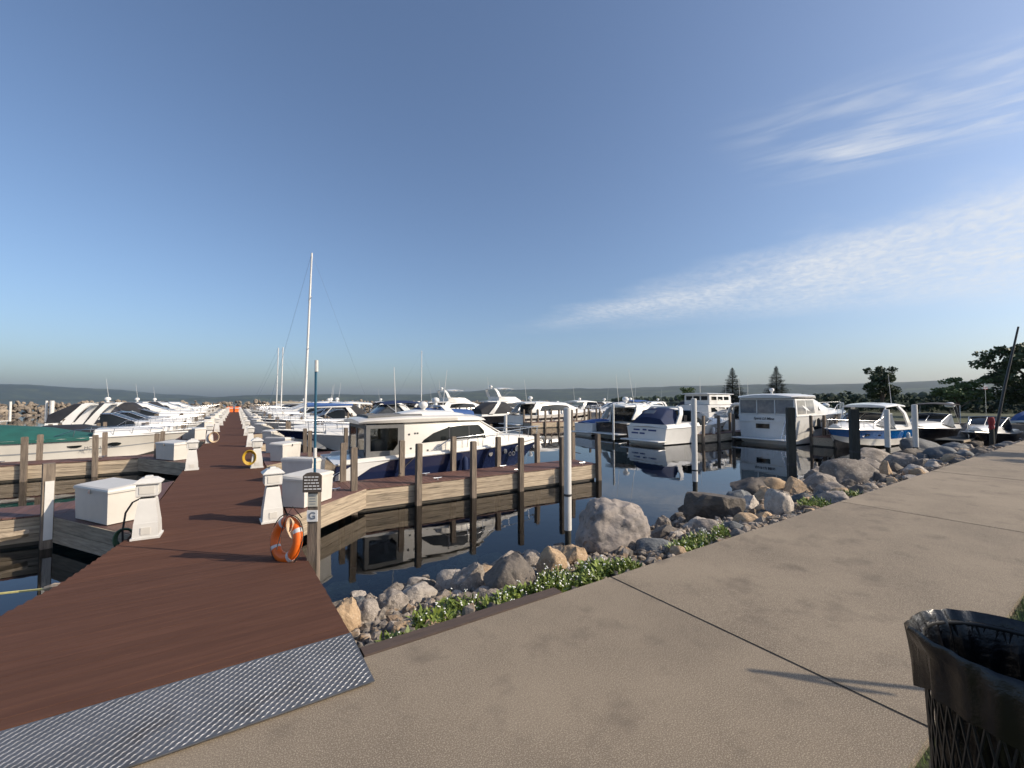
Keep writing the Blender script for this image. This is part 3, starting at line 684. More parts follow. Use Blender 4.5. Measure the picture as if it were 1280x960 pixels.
    def bow_rail(s, x0, h=.5, inset=.10, n=7):
        L = s.L; P = []
        for i in range(n + 1):
            x = x0 + (L - .12 - x0) * i / n; w, z = s.sheer(x); P.append((x, max(.03, w - inset), z + .02, h * (1 if i else .25)))
        b = MB(); top = [(x, y, z + hh) for x, y, z, hh in P]
        b.tube(top + [(top[-1][0] + .12, 0, top[-1][2])] + [(x, -y, z) for x, y, z in top[::-1]], .016, 6)
        for x, y, z, hh in P[1:]:
            for sg in (1, -1): b.tube([(x - .05, sg * y, z), (x, sg * y, z + hh)], .012, 5)
        return b.build('bow_rail', 'steel', s.root, 60)
    def platform(s, l=.8, z=.25, w=None, mat='gelcoat'):
        w = w or s.B * .9
        return bevbox('swim_platform', mat, s.root, (-l / 2 + .05, 0, z), (l, w, .09), .04)
    def dome(s, x, y, z, r=.2):
        d = part('radar_dome', 'gelcoat', s.root, lambda b: b.lathe([(r * .5, -.22), (r * .4, -.1), (r * .95, -.02), (r, r * .3), (r * .8, r * .75), (r * .3, r)], 14, (x, y, z)), 50); return d
    def whip(s, x, y, z, h=2.4, lean=(-.12, 0)): return part('antenna', 'gelcoat', s.root, lambda b: b.tube([(x, y, z), (x + h * lean[0], y + h * lean[1], z + h)], .02, 5, .008))
    def ports(s, xs, q=.72, mat='tinted_glass', rx=.16, rz=.055):
        for x in xs:
            for sg in (1, -1):
                w, z = s.sheer(x); w2, _ = s.sheer(x + .3); a = math.atan2(w2 - w, .3)
                b = MB(); pts = []
                for k in range(10):
                    u, v = rx * math.cos(k * .628), rz * math.sin(k * .628); zz = z * q + v
                    pts.append((x + u, sg * (w * (1 - (1 - q) * (.30 + .5 * (x / s.L) ** 3)) + u * math.tan(a) + .02), zz))
                b.slab(pts, (0, -sg * .06, 0)); b.build('porthole', mat, s.root)
    def cover(s, x0, x1, hts, mat, name='boat_cover'):
        n = 12; rings = []
        for i in range(n + 1):
            x = x0 + (x1 - x0) * i / n; w, z = s.sheer(x); u = i / n * (len(hts) - 1); k = min(int(u), len(hts) - 2); h = hts[k] + (hts[k + 1] - hts[k]) * (u - k)
            half = [(w + .03, z - .10), (w + .035, z + .03), (w * .72, z + h * .62), (w * .35, z + h * .92), (0, z + h)]
            rings.append([(x, y, zz) for y, zz in half] + [(x, -y, zz) for y, zz in half[-2::-1]])
        return MB().loft(rings).build(name, mat, s.root, 50)
    def bimini(s, x0, x1, hw, z, mat, base=None, name='bimini_top'):
        rings = []
        for i in range(6):
            x = x0 + (x1 - x0) * i / 5; d = .10 * math.sin(math.pi * i / 5)
            r = [(x, hw * k, z + d + .12 * (1 - k * k)) for k in (-1, -.6, -.2, .2, .6, 1)]; rings.append(r + [(p[0], p[1], p[2] - .035) for p in r[::-1]])
        o = MB().loft(rings).build(name, mat, s.root, 50); base = base if base is not None else s.fs; b = MB()
        for sg in (1, -1):
            for xx, bx in ((x0 + .1, x0 + .35), (x1 - .1, x0 + .55), ((x0 + x1) / 2, x0 + .45)): b.tube([(xx, sg * hw * .98, z), (bx, sg * hw * 1.02, base)], .014, 5)
        b.build('bimini_frame', 'steel', s.root); return o
    def outboard(s, y=0, z=.55, mat='grey_gelcoat'):
        bevbox('outboard_cowl', mat, s.root, (-.35, y, z + .35), (.55, .36, .5), .1); boxpart('outboard_leg', 'rubber', s.root, (-.32, y, z - .2), (.22, .16, .7))
    def fender(s, x, sg, mat='gelcoat'):
        w, z = s.sheer(x); part('fender', mat, s.root, lambda b: b.lathe([(.02, .34), (.08, .28), (.1, .2), (.1, -.2), (.08, -.28), (.02, -.33)], 10, (x, sg * (w + .1), z - .5)), 50)

def express(label, x, y, heading, L=9, B=3.0, fs=.95, fb=1.35, side='gelcoat', low='gelcoat', split=0, canvas=None, arch=True, top=None, stripe=None, group=None, detail=True, name='motor_cruiser', cat='motorboat', dome=True, deck='gelcoat', hard=False):
    b = Boat(name, label, cat, x, y, heading, group).hull(L, B, fs, fb, side, low, split, stripe=stripe, deck=deck, stations=15 if detail else 9)
    u = L / 9; hw = B / 2
    trunk = [(3.6 * u, hw * .80, fs + .05, hw * .70, fs + .46), (5.2 * u, hw * .76, fs + .1, hw * .62, fs + .50), (6.8 * u, hw * .58, fs + .16, hw * .42, fs + .47), (8.1 * u, hw * .26, fs + .26, hw * .14, fs + .40)]
    b.house('foredeck', trunk, 'gelcoat', .06, .1)
    ws = [(3.1 * u, hw * .88, fs + .1, hw * .74, fs + 1.0), (3.7 * u, hw * .86, fs + .12, hw * .72, fs + .98), (5.1 * u, hw * .72, fs + .35, hw * .58, fs + .47)]
    b.house('windshield', ws, 'tinted_glass', .06, .05)
    f = MB()
    for sg in (1, -1): f.tube([(3.1 * u, sg * hw * .76, fs + 1.0), (3.7 * u, sg * hw * .74, fs + 1.0), (5.1 * u, sg * hw * .6, fs + .50)], .02, 6)
    f.tube([(3.7 * u, hw * .73, fs + 1.0), (3.7 * u, 0, fs + 1.07), (3.7 * u, -hw * .73, fs + 1.0)], .02, 6); f.tube([(3.7 * u, 0, fs + 1.06), (5.1 * u, 0, fs + .55)], .016, 6)
    f.build('windshield_frame', 'steel', b.root, 50)
    coam = [(.15 * u, hw * .93, fs - .05, hw * .86, fs + .22), (3.3 * u, hw * .95, fs, hw * .84, fs + .34)]
    b.house('cockpit_coaming', coam, 'gelcoat', .0, .06)
    if arch: b.arch(1.2 * u, fs + .25, 2.3 * u, fs + 1.55, hw * .93, .5 * u)
    if canvas: b.house('cockpit_canvas', [(.2 * u, hw * .86, fs + .2, hw * .66, fs + .75), (1.4 * u, hw * .88, fs + .25, hw * .74, fs + 1.45), (3.2 * u, hw * .88, fs + .3, hw * .76, fs + 1.50), (3.8 * u, hw * .80, fs + .7, hw * .7, fs + 1.02)], canvas, .1, .1)
    if top: b.bimini(.9 * u, 3.4 * u, hw * .84, fs + 1.62, top, fs + .3)
    if hard:
        b.house('hardtop', [(.9 * u, hw * .78, fs + 1.42, hw * .76, fs + 1.52), (2.4 * u, hw * .82, fs + 1.5, hw * .8, fs + 1.62), (4.0 * u, hw * .74, fs + 1.40, hw * .70, fs + 1.50)], 'gelcoat', .08, .04)
        f = MB()
        for sg in (1, -1): f.tube([(3.9 * u, sg * hw * .72, fs + 1.45), (4.6 * u, sg * hw * .66, fs + .6)], .045, 6)
        f.build('hardtop_pillar', 'gelcoat', b.root)
    b.platform(.75 * u)
    if detail:
        b.bow_rail(3.9 * u); b.ports([4.2 * u, 5.4 * u, 6.4 * u]); b.fender(4.4 * u, -1); b.fender(2.0 * u, 1)
    if dome and arch: b.dome(2.3 * u, 0, fs + 1.8, .2); b.whip(2.2 * u, hw * .5, fs + 1.55, 1.9)
    return b

def hardtop_yacht(label, x, y, heading, L=12, B=3.7, fs=1.25, fb=1.75, side='gelcoat', stripe=None, group=None, wheel='gelcoat', fly=False, glass='tinted_glass'):
    b = Boat('motor_yacht', label, 'yacht', x, y, heading, group).hull(L, B, fs, fb, side, stripe=stripe)
    u = L / 12; hw = B / 2
    cab = [(1.6 * u, hw * .88, fs - .05, hw * .74, fs + 1.25), (3.2 * u, hw * .88, fs, hw * .76, fs + 1.36), (5.6 * u, hw * .84, fs, hw * .70, fs + 1.30), (7.9 * u, hw * .70, fs + .1, hw * .55, fs + .55), (10.2 * u, hw * .36, fs + .25, hw * .22, fs + .45)]
    b.house('cabin', cab, 'gelcoat', .10, .12)
    b.side_panel('cabin_window', cab, [(2.0 * u, .38), (2.3 * u, .80), (4.2 * u, .88), (5.6 * u, .82), (6.9 * u, .5), (6.4 * u, .36)], glass)
    b.slope_panel('windshield', cab, 2, -.92, .92, .06, .92, glass, .10)
    b.house('aft_bulkhead', [(1.52 * u, hw * .72, fs, hw * .64, fs + 1.1), (1.58 * u, hw * .72, fs, hw * .64, fs + 1.1)], glass, .05, .05)
    b.house('roof_overhang', [(.5 * u, hw * .62, fs + 1.22, hw * .6, fs + 1.30), (1.8 * u, hw * .76, fs + 1.27, hw * .74, fs + 1.38), (3.2 * u, hw * .77, fs + 1.34, hw * .75, fs + 1.42)], 'gelcoat', .08, .04)
    b.arch(1.0 * u, fs + .3, 1.9 * u, fs + 1.38, hw * .9, .6 * u, .1)
    b.platform(1.0 * u, .3); b.bow_rail(5 * u, .55); b.ports([5.2 * u, 6.4 * u, 7.6 * u], .7)
    if fly:
        fb_ = [(1.9 * u, hw * .70, fs + 1.3, hw * .72, fs + 1.95), (4.4 * u, hw * .70, fs + 1.3, hw * .66, fs + 1.95), (5.4 * u, hw * .6, fs + 1.28, hw * .48, fs + 1.5)]
        b.house('flybridge', fb_, 'gelcoat', .0, .06); b.slope_panel('flybridge_screen', fb_, 1, -.9, .9, .05, .7, glass, 0)
        b.arch(2.0 * u, fs + 1.9, 1.5 * u, fs + 3.0, hw * .74, .4 * u); b.bimini(2.0 * u, 4.2 * u, hw * .66, fs + 3.0, 'gelcoat', fs + 1.95, 'flybridge_top'); b.dome(1.5 * u, 0, fs + 3.25, .24); b.whip(1.5 * u, .6, fs + 3, 1.7)
    else: b.dome(1.9 * u, 0, fs + 1.75, .26); b.whip(1.9 * u, .7, fs + 1.4, 2.4)
    return b

def covered(label, x, y, heading, cov, L=8, B=2.7, fs=.85, fb=1.15, side='gelcoat', group=None, detail=False, stripe=None, span=(.0, .62), hts=(.3, .55, .75, .3)):
    b = Boat('covered_boat', label, 'motorboat', x, y, heading, group).hull(L, B, fs, fb, side, stripe=stripe, stations=15 if detail else 9)
    hw = B / 2; u = L / 8
    b.house('foredeck', [(max(4.2, span[1] * 8 + .05) * u, hw * .74, fs, hw * .6, fs + .34), (6.0 * u, hw * .66, fs + .06, hw * .48, fs + .34), (7.2 * u, hw * .3, fs + .16, hw * .16, fs + .27)], 'gelcoat', .05, .1)
    b.cover(span[0] * L + .05, span[1] * L, hts, cov)
    if detail: b.bow_rail(4.4 * u, .32); b.ports([4.9 * u, 5.9 * u], .74, rx=.22, rz=.07); b.fender(3 * u, -1)
    b.platform(.6 * u)
    return b

def sailboat(label, x, y, heading, L=9, B=2.9, side='gelcoat', mast=11.0, mast_mat='aluminium_mast', rake=.02, cover='blue_canvas', group=None, boom=True, mast_at=.58):
    b = Boat('sailboat', label, 'sailboat', x, y, heading, group).hull(L, B, 1.0, 1.35, side, rake=1.2, fine=1.7, sheer_pow=1.4, stations=11)
    hw = B / 2; mx = L * mast_at
    cab = [(L * .28, hw * .66, .95, hw * .56, 1.42), (L * .55, hw * .6, 1.0, hw * .5, 1.44), (L * .78, hw * .3, 1.15, hw * .2, 1.36)]
    b.house('cabin', cab, 'gelcoat', .06, .08); b.side_panel('cabin_window', cab, [(L * .33, .4), (L * .34, .8), (L * .52, .8), (L * .54, .4)], 'tinted_glass')
    top = (mx - rake * mast, 0, 1.4 + mast)
    m = part('mast', mast_mat, b.root, lambda q: q.tube([(mx, 0, 1.35), top], .085, 8, .06), 50)
    for fr_ in (.42, .72):
        z = 1.4 + mast * fr_; xx = mx - rake * mast * fr_; part('spreader', 'aluminium_mast', m, lambda q: q.tube([(xx, -.75, z + .03), (xx, 0, z), (xx, .75, z + .03)], .025, 5))
    w = MB(); w.tube([top, (L - .1, 0, 1.4)], .008, 4); w.tube([top, (.1, 0, 1.1)], .005, 4)
    for sg in (1, -1): w.tube([top, (mx - rake * mast * .72, sg * .75, 1.4 + mast * .72 + .03), (mx - rake * mast * .42, sg * .75, 1.43 + mast * .42), (mx, sg * hw * .95, 1.15)], .005, 4)
    w.build('rigging', 'steel', b.root)
    if boom:
        part('boom', 'aluminium_mast', b.root, lambda q: q.tube([(mx - .1, 0, 2.3), (mx - L * .42, 0, 2.35)], .06, 8)); part('sail_cover', cover, b.root, lambda q: q.loft([[(mx - .15 - L * .41 * t, .13 * (1 - .5 * t) * math.cos(a), 2.46 + .17 * (1 - .55 * t) * math.sin(a)) for a in [k * math.pi / 4 for k in range(8)]] for t in (0, .3, .7, 1)]), 50)
    b.bow_rail(L * .6, .55, .08, 4)
    return b

# ---- the navy hulled hardtop cruiser in the nearest slip
h = Boat('motor_cruiser', 'navy hulled white hardtop cruiser with grey canvas aft enclosure in the nearest slip', 'motorboat', 2.35, 13.92, 0)
h.hull(7.95, 2.7, 1.0, 1.33, 'navy_gelcoat', 'navy_gelcoat', rake=.75, rail='gelcoat', sheer_pow=1.0, fine=2.1, stations=22)
for sg in (1, -1):                                          # white quarter sweeping down to the platform
    h_q = MB(); h_q.slab([(-.05, sg * 1.262, .26), (.0, sg * 1.262, .70), (.5, sg * 1.275, 1.0), (1.5, sg * 1.30, 1.02), (.95, sg * 1.29, .86), (.45, sg * 1.27, .55), (.1, sg * 1.265, .24)], (0, sg * .02, 0)); h_q.build('quarter_panel', 'gelcoat', h.root)
    bw_ = MB(); n = 12
    bw_.loft([[(x, sg * (h.sheer(x)[0] - .01), h.sheer(x)[1] - .02), (x, sg * (h.sheer(x)[0] - .08), h.sheer(x)[1] + .10 * (1 - .4 * x / 8)), (x, sg * (h.sheer(x)[0] - .16), h.sheer(x)[1] + .10 * (1 - .4 * x / 8)), (x, sg * (h.sheer(x)[0] - .2), h.sheer(x)[1] - .02)] for x in [.3 + 7.35 * i / n for i in range(n + 1)]]).build('bulwark', 'cream_gelcoat', h.root, 50)
hs_ = [(2.0, 1.13, 1.0, 1.06, 2.10), (3.6, 1.12, 1.05, 1.02, 2.12), (4.7, 1.02, 1.08, .90, 2.10), (5.75, .86, 1.1, .70, 1.55), (6.8, .62, 1.12, .48, 1.46), (7.6, .26, 1.2, .14, 1.34)]
h.house('cabin', hs_, 'cream_gelcoat', .05, .07)
h.side_panel('side_window', hs_, [(2.55, .44), (2.62, .53), (2.95, .72), (3.45, .87), (4.0, .93), (4.62, .93), (5.15, .62), (5.3, .50)], 'tinted_glass')
for x in (3.5, 4.25): h.side_panel('window_mullion', hs_, [(x - .025, .46), (x - .025, .9), (x + .025, .9), (x + .025, .46)], 'black_gelcoat', off=.02)
h.slope_panel('windshield', hs_, 2, -.95, .95, .05, .95, 'tinted_glass', .05, .014)
wf = MB()
for u_ in (-.98, 0, .98): wf.tube([(4.66, u_ * .86, 2.15 + .04 * (1 - abs(u_))), (5.77, u_ * .67, 1.60 + .04 * (1 - abs(u_)))], .026, 6)
wf.build('windshield_frame', 'gelcoat', h.root, 50)
cv = [(.86, 1.10, 1.02, 1.06, 2.14), (1.98, 1.12, 1.0, 1.07, 2.14)]
for pl_ in ([(.86, 0), (.86, .27), (2.0, .27), (2.0, 0)], [(.86, .90), (.86, 1.0), (2.0, 1.0), (2.0, .90)], [(.86, .27), (.86, .90), (.98, .90), (.98, .27)], [(1.66, .27), (1.80, .45), (1.80, .90), (2.0, .90), (2.0, .27)]):
    h.side_panel('canvas_panel', cv, pl_, 'grey_canvas', off=.006)
for c_, d_ in (((.86, 0, 1.14), (.035, 2.16, .28)), ((.86, 0, 2.04), (.035, 2.1, .16)), ((.86, 1.0, 1.58), (.035, .14, .78)), ((.86, -1.0, 1.58), (.035, .14, .78)), ((.86, 0, 1.58), (.035, .12, .78))): boxpart('aft_canvas', 'grey_canvas', h.root, c_, d_)
boxpart('cockpit_sole', 'teak', h.root, (1.4, 0, 1.02), (1.15, 2.1, .03)); boxpart('bulkhead', 'black_gelcoat', h.root, (1.96, 0, 1.55), (.03, 2.0, 1.05))
st_ = bevbox('helm_seat', 'gelcoat', h.root, (1.45, -.35, 1.32), (.42, .5, .5), .08); bevbox('seat_back', 'gelcoat', st_, (1.62, -.35, 1.72), (.14, .5, .5), .06); bevbox('aft_bench', 'gelcoat', h.root, (1.2, .55, 1.28), (.5, .8, .45), .08)
h.side_panel('enclosure_window', cv, [(.97, .26), (.97, .91), (1.82, .91), (1.82, .45), (1.65, .26)], 'window_vinyl', off=.0)
for yy in (-.5, .5): boxpart('aft_window', 'window_vinyl', h.root, (.86, yy, 1.62), (.01, .92, .70))
h.house('hardtop', [(.66, .98, 2.10, 1.02, 2.17), (.84, 1.10, 2.12, 1.13, 2.22), (2.2, 1.14, 2.12, 1.16, 2.28), (3.8, 1.08, 2.14, 1.06, 2.28), (4.7, .94, 2.12, .84, 2.24), (5.05, .74, 2.11, .60, 2.17)], 'cream_gelcoat', .06, .05)
h.house('roof_hatch', [(1.0, .72, 2.26, .72, 2.335), (2.7, .74, 2.30, .72, 2.36)], 'grey_canvas', .02, .03)
h.house('roof_raise', [(2.1, .60, 2.30, .5, 2.36), (2.7, .66, 2.30, .58, 2.45), (3.7, .62, 2.30, .52, 2.42), (4.4, .5, 2.26, .4, 2.31)], 'gelcoat', .04, .05)
h.platform(1.0, .30, 2.4, 'gelcoat'); boxpart('transom_step', 'teak', h.root, (-.3, 0, .352), (.55, 1.9, .012))
h.house('transom_seat', [(.02, 1.05, .5, .95, 1.0), (.5, 1.08, .5, 1.0, 1.05)], 'gelcoat', .0, .08)
h.bow_rail(2.9, .42, .12, 8); h.ports([5.05, 5.75, 6.35], .8, 'steel', .09, .09)
for x, q in ((2.15, .72), (2.34, .74), (2.42, .74), (2.2, .3), (2.75, .2)): h.side_panel('vent', hs_, [(x - .03, q - .02), (x + .03, q - .02), (x + .03, q + .03), (x - .03, q + .03)], 'rubber', off=.01)
lettering('hull_mark', 'oo', .34, 'steel', h.root, (5.95, -1.03, .93), (R(90), 0, R(17.5)))
h.dome(3.1, .2, 2.60, .16); h.whip(2.3, .7, 2.35, 1.6, (-.05, 0)); h.fender(3.9, -1, 'navy_canvas')
an = MB(); an.box((7.9, 0, 1.30), (.5, .16, .05)).tube([(8.1, 0, 1.28), (8.2, 0, 1.05)], .03, 6); an.build('anchor_roller', 'steel', h.root)
ml = thing('mooring_line', 'dark bow mooring line from the navy cruiser to the pier end post', 'rope', (10.2, 13.9, .4))
part('line', 'dark_rope', ml, lambda b: b.tube([(0, 0, .02), (.35, -.55, -.22), (.7, -1.1, -.38), (.95, -1.46, -.45)], .014, 5))

# ---- right of the dock, behind the navy cruiser
a = express('white cruiser with blue canvas and white radar arch behind the navy cruiser', 11.3, 21.75, math.pi, 8.6, 2.9, .95, 1.25, canvas=None, arch=True, dome=True)
hw = 1.45
a.house('cockpit_canvas', [(.4, 1.2, 1.2, 1.0, 2.2), (3.2, 1.25, 1.25, 1.05, 2.3)], 'blue_canvas', .1, .1)
ax = express('white express cruiser with blue flank and angled arch at the second right pier', 10.1, 24.9, math.pi, 8.4, 2.7, .95, 1.3, side='gelcoat', stripe=('navy_gelcoat', .45, .95), canvas='dark_vinyl', arch=True, top='navy_canvas', dome=False)
sb = sailboat('sailboat with the tall white mast and blue mast cover near the dock', 8.9, 32.5, math.pi, 7.4, 2.7, 'gelcoat', 11.7, 'gelcoat', .024, 'blue_canvas', mast_at=.665)
covered('boat under a pale grey tarpaulin beside the third right pier', 10.2, 29.3, math.pi, 'tan_canvas', 8, 2.7, .95, 1.2)
express('white cruiser with long white hardtop and navy hull stripe, mid distance right of dock', 10.6, 38.0, math.pi, 9, 3, 1.0, 1.35, side='navy_gelcoat', hard=True, arch=False, dome=False)
sailboat('left of two distant sailboats with bare masts close together', 9.5, 69.6, math.pi, 8, 2.7, 'gelcoat', 8.9, 'gelcoat', .012, 'tan_canvas')
sailboat('right of two distant sailboats with bare masts close together', 9.5, 62.2, math.pi, 8, 2.7, 'navy_gelcoat', 8.2, 'gelcoat', .012, 'tan_canvas')
express('white cruiser with radar arch behind the pair of bare masts', 11.4, 53, math.pi, 9.5, 3, 1.0, 1.35, hard=True, arch=True, detail=False)
# ---- left of the dock
lb = covered('cream runabout with a dark green cover and bow towards the dock', -11.2, 25.6, 0, 'green_canvas', 9.3, 2.9, 1.2, 1.3, 'cream_gelcoat', detail=True, stripe=('grey_gelcoat', .52, .57), span=(0, .66), hts=(.5, .55, .62, .45, .05))
lettering('registration', 'MC 1135 RP', .16, 'print_dark', lb.root, (6.4, -1.17, .83), (R(78), 0, R(11)))
lb.whip(2.6, -1.3, .9, 2.2, (0, 0))
lc = covered('white runabout with a black cockpit cover behind the green covered boat', -9.6, 28.9, 0, 'black_canvas', 7.6, 2.7, 1.1, 1.25, detail=True, span=(.1, .62), hts=(.2, .5, .5, .1))
express('white express boat with swept radar arch, third on the left', -8.9, 34.4, 0, 6.9, 2.6, 1.0, 1.25, arch=True, dome=False)
express('white sport boat with tall white arch and black canvas, fourth on the left', -8.6, 38.0, 0, 6.7, 2.6, 1.0, 1.25, arch=True, dome=False).cover(.2, 2.2, (.35, .5, .55, .4), 'black_canvas', 'cockpit_cover')
express('boat with a green bimini top at the far left edge', -23.5, 39.5, 0, 8, 2.8, .95, 1.2, canvas=None, arch=False, top='green_canvas', dome=False)
hardtop_yacht('dark hulled cruiser with flat white roof at the far left edge', -35, 58, 0, 10.5, 3.3, 1.0, 1.4, 'black_gelcoat')
cb = express('small runabout with black bimini in front of the breakwater, left', -24.0, 58.0, 0, 6.5, 2.3, .7, .9, arch=False, top='black_canvas', dome=False, detail=False)
# ---- across the basin
ya = Boat('motor_yacht', 'large white motor yacht, shaded stern towards us, with clear enclosed aft deck', 'yacht', 28.9, 14.45, 0)
ya.hull(11.4, 3.9, 1.80, 2.05, 'gelcoat', rake=1.0)
ac = [(.02, 1.80, 1.75, 1.72, 2.92), (2.6, 1.80, 1.78, 1.66, 2.94), (2.9, 1.80, 1.78, 1.62, 2.90), (6.3, 1.45, 1.85, 1.2, 2.18), (9.0, .8, 1.95, .5, 2.18)]
ya.house('deckhouse', ac, 'gelcoat', .05, .1)
ya.side_panel('enclosure_panel', ac, [(.2, .16), (.2, .94), (1.3, .94), (1.3, .16)], 'clear_vinyl'); ya.side_panel('enclosure_panel', ac, [(1.4, .16), (1.4, .94), (2.5, .94), (2.5, .16)], 'clear_vinyl')
for k in range(3): boxpart('aft_panel', 'clear_vinyl', ya.root, (-.012, -1.12 + 1.12 * k, 2.38), (.02, 1.06, .86))
for yy in (-1.68, -.56, .56, 1.68): boxpart('aft_upright', 'gelcoat', ya.root, (-.02, yy, 2.36), (.05, .06, .98))
ya.side_panel('upper_window', ac, [(3.2, .35), (3.3, .86), (3.7, .86), (5.2, .42)], 'tinted_glass')
ya.slope_panel('windshield', ac, 2, -.9, .9, .05, .55, 'tinted_glass')
ya.house('hardtop', [(-.25, 1.60, 2.94, 1.66, 3.02), (.1, 1.80, 2.95, 1.85, 3.08), (2.6, 1.76, 2.96, 1.78, 3.12), (3.3, 1.55, 2.92, 1.5, 3.02)], 'gelcoat', .14, .07)
hl = [(0, 1.83, .3, 1.80, 1.75), (11, 1.83, .3, 1.8, 1.75)]
for q, x0, x1 in ((.72, 3.0, 5.2), (.42, 1.4, 3.2)): ya.side_panel('hull_window', [(0, 1.80, .35, 1.93, 1.85), (4.8, 1.88, .35, 1.97, 1.9), (6, 1.72, .4, 1.93, 1.9)], [(x0, q), (x0 + .25, q + .12), (x1 - .4, q + .13), (x1, q)], 'tinted_glass', off=.03)
boxpart('transom_window', 'tinted_glass', ya.root, (-.015, .22, 1.12), (.03, .85, .30)); boxpart('transom_ledge', 'gelcoat', ya.root, (-.03, 0, 1.42), (.07, 3.5, .05)); boxpart('transom_door', 'grey_gelcoat', ya.root, (-.012, -1.35, 1.0), (.02, .55, .75))
lettering('boat_name', 'Spirit Lil Mine', .23, 'print_dark', ya.root, (-.02, .15, 1.60), (R(90), 0, R(-90)), .3, .004)
ya.platform(.95, .32, 3.7); ya.dome(1.2, .2, 3.45, .16); ya.bow_rail(5, .6); ya.fender(2.5, -1, 'rubber'); ya.fender(5.0, -1)
ld = MB()
for yy in (-1.5, -1.28): ld.tube([(-.9, yy, .35), (-.06, yy, 1.85)], .018, 5)
for q in (.2, .45, .7): ld.tube([(-.9 + .84 * q, -1.5, .35 + 1.5 * q), (-.9 + .84 * q, -1.28, .35 + 1.5 * q)], .016, 5)
ld.build('boarding_ladder', 'steel', ya.root)
bb = express('white topped cruiser with bright blue hull, bow to the left, behind the shore rocks', 37.4, 10.7, math.pi, 9.4, 3.0, .95, 1.2, side='teal_gelcoat', low='cream_gelcoat', split=.42, arch=True, hard=True, dome=False)
bb.whip(2.8, 1.0, 2.4, 2.0, (.2, 0))
cc = express('white cruiser, stern towards us, with navy canvas cockpit enclosure', 22.2, 18.55, 0, 9.4, 3.4, 1.05, 1.45, arch=False, dome=False)
cc.house('cockpit_canvas', [(.2, 1.36, 1.2, 1.05, 1.6), (1.0, 1.4, 1.25, .88, 2.18), (1.7, 1.4, 1.25, .9, 2.22)], 'navy_canvas', .1, .1)
boxpart('aft_curtain_window', 'clear_vinyl', cc.root, (.66, .2, 2.03), (.02, .8, .34), ry=R(54)); cc.arch(1.3, 1.25, 2.0, 2.34, 1.42, .4)
for yy, zz, l in ((.75, .88, .5), (.1, .9, .3), (-.5, .88, .6), (.9, .66, .55), (.3, .66, .4)): boxpart('stern_lettering', 'print_blue', cc.root, (-.012, yy, zz), (.02, l, .10))
dd = hardtop_yacht('white cruiser with black windows, radar dome and two whip antennas', 24.0, 23.4, 0, 10.5, 3.5, 1.05, 1.45, 'black_gelcoat'); dd.whip(1.7, -.8, 2.6, 2.6, (-.1, .1))
covered('small white runabout with blue cockpit cover beside the black windowed hardtop', 23.6, 26.0, 0, 'blue_canvas', 6.5, 2.3, .95, 1.05, span=(.05, .45), hts=(.12, .28, .3, .1))
tw = Boat('trawler', 'white trawler with raised wheelhouse and row of dark windows', 'boat', 33.0, 23.5, 0).hull(10.5, 3.5, 1.3, 1.9)
tcb = [(1.5, 1.5, 1.3, 1.42, 2.35), (6.6, 1.45, 1.35, 1.3, 2.35), (7.2, 1.3, 1.4, 1.15, 2.2)]
tw.house('deckhouse', tcb, 'gelcoat', .04, .06)
for k in range(4): tw.side_panel('window', tcb, [(1.9 + 1.2 * k, .45), (1.9 + 1.2 * k, .86), (2.85 + 1.2 * k, .86), (2.85 + 1.2 * k, .45)], 'tinted_glass')
tu = [(2.0, 1.25, 2.4, 1.22, 3.3), (5.4, 1.2, 2.4, 1.12, 3.3), (5.8, 1.0, 2.4, .95, 3.15)]
tw.house('wheelhouse', tu, 'gelcoat', .06, .06)
for k in range(3): tw.side_panel('window', tu, [(2.3 + k, .48), (2.3 + k, .86), (3.1 + k, .86), (3.1 + k, .48)], 'tinted_glass')
for k in range(3): boxpart('window', 'tinted_glass', tw.root, (1.99, -.75 + .75 * k, 2.98), (.03, .6, .36))
tw.house('upper_roof', [(1.6, 1.3, 3.32, 1.34, 3.4), (6, 1.15, 3.3, 1.15, 3.38)], 'gelcoat', .06, .03); tw.whip(3, .3, 3.4, 1.6, (0, 0)); tw.bow_rail(6.5, .6)
pt = hardtop_yacht('white pilothouse boat left of the large white yacht', 36.0, 20.2, 0, 9.5, 3.3, 1.15, 1.6); pt.whip(2, .3, 2.6, 2.2, (0, 0))
hardtop_yacht('cream yacht with long dark windows and white radar dome, mid basin', 24.6, 37.6, 0, 12.5, 3.9, 1.2, 1.7, 'cream_gelcoat', stripe=('black_gelcoat', .55, .75))
express('white cruiser with low arch right of the cream yacht', 34.5, 41.5, 0, 10, 3.3, 1.1, 1.5, hard=True)
express('dark sport cruiser with outboard engines left of the cream yacht', 22.8, 43.2, 0, 10, 3.2, 1.0, 1.3, side='black_gelcoat', canvas='black_canvas', dome=False).outboard(0)
hardtop_yacht('flybridge yacht with swept mast and white bridge top, distant', 27.5, 50.5, 0, 13, 4, 1.3, 1.8, fly=True)
hardtop_yacht('flybridge yacht left of another in the distance, high white arch', 24.0, 59.0, 0, 13, 4, 1.2, 1.7, fly=True)
express('small white cruiser with dark windshield, far side of the basin', 35, 34.0, 0, 8, 2.8, 1.0, 1.3, arch=False, dome=False)
express('blue topped open boat seen between white poles mid basin', 33, 30.6, 0, 8.5, 2.9, 1.0, 1.3, top='blue_canvas', dome=False)
sailboat('sailboat with thin mast and slanting forestay far behind the navy cruiser', 22.0, 73, 0, 10, 3, 'gelcoat', 10.2, 'gelcoat', 0.0, 'tan_canvas')
express('dark blue boat with black top behind the rocks at right', 45, 9.6, math.pi, 7.5, 2.6, .8, 1.0, side='black_gelcoat', arch=False, top='black_canvas', dome=False, detail=False)
express('small dark open boat with white console at right', 43, 6.6, math.pi, 6, 2.3, .7, .9, side='black_gelcoat', arch=False, dome=False, detail=False)
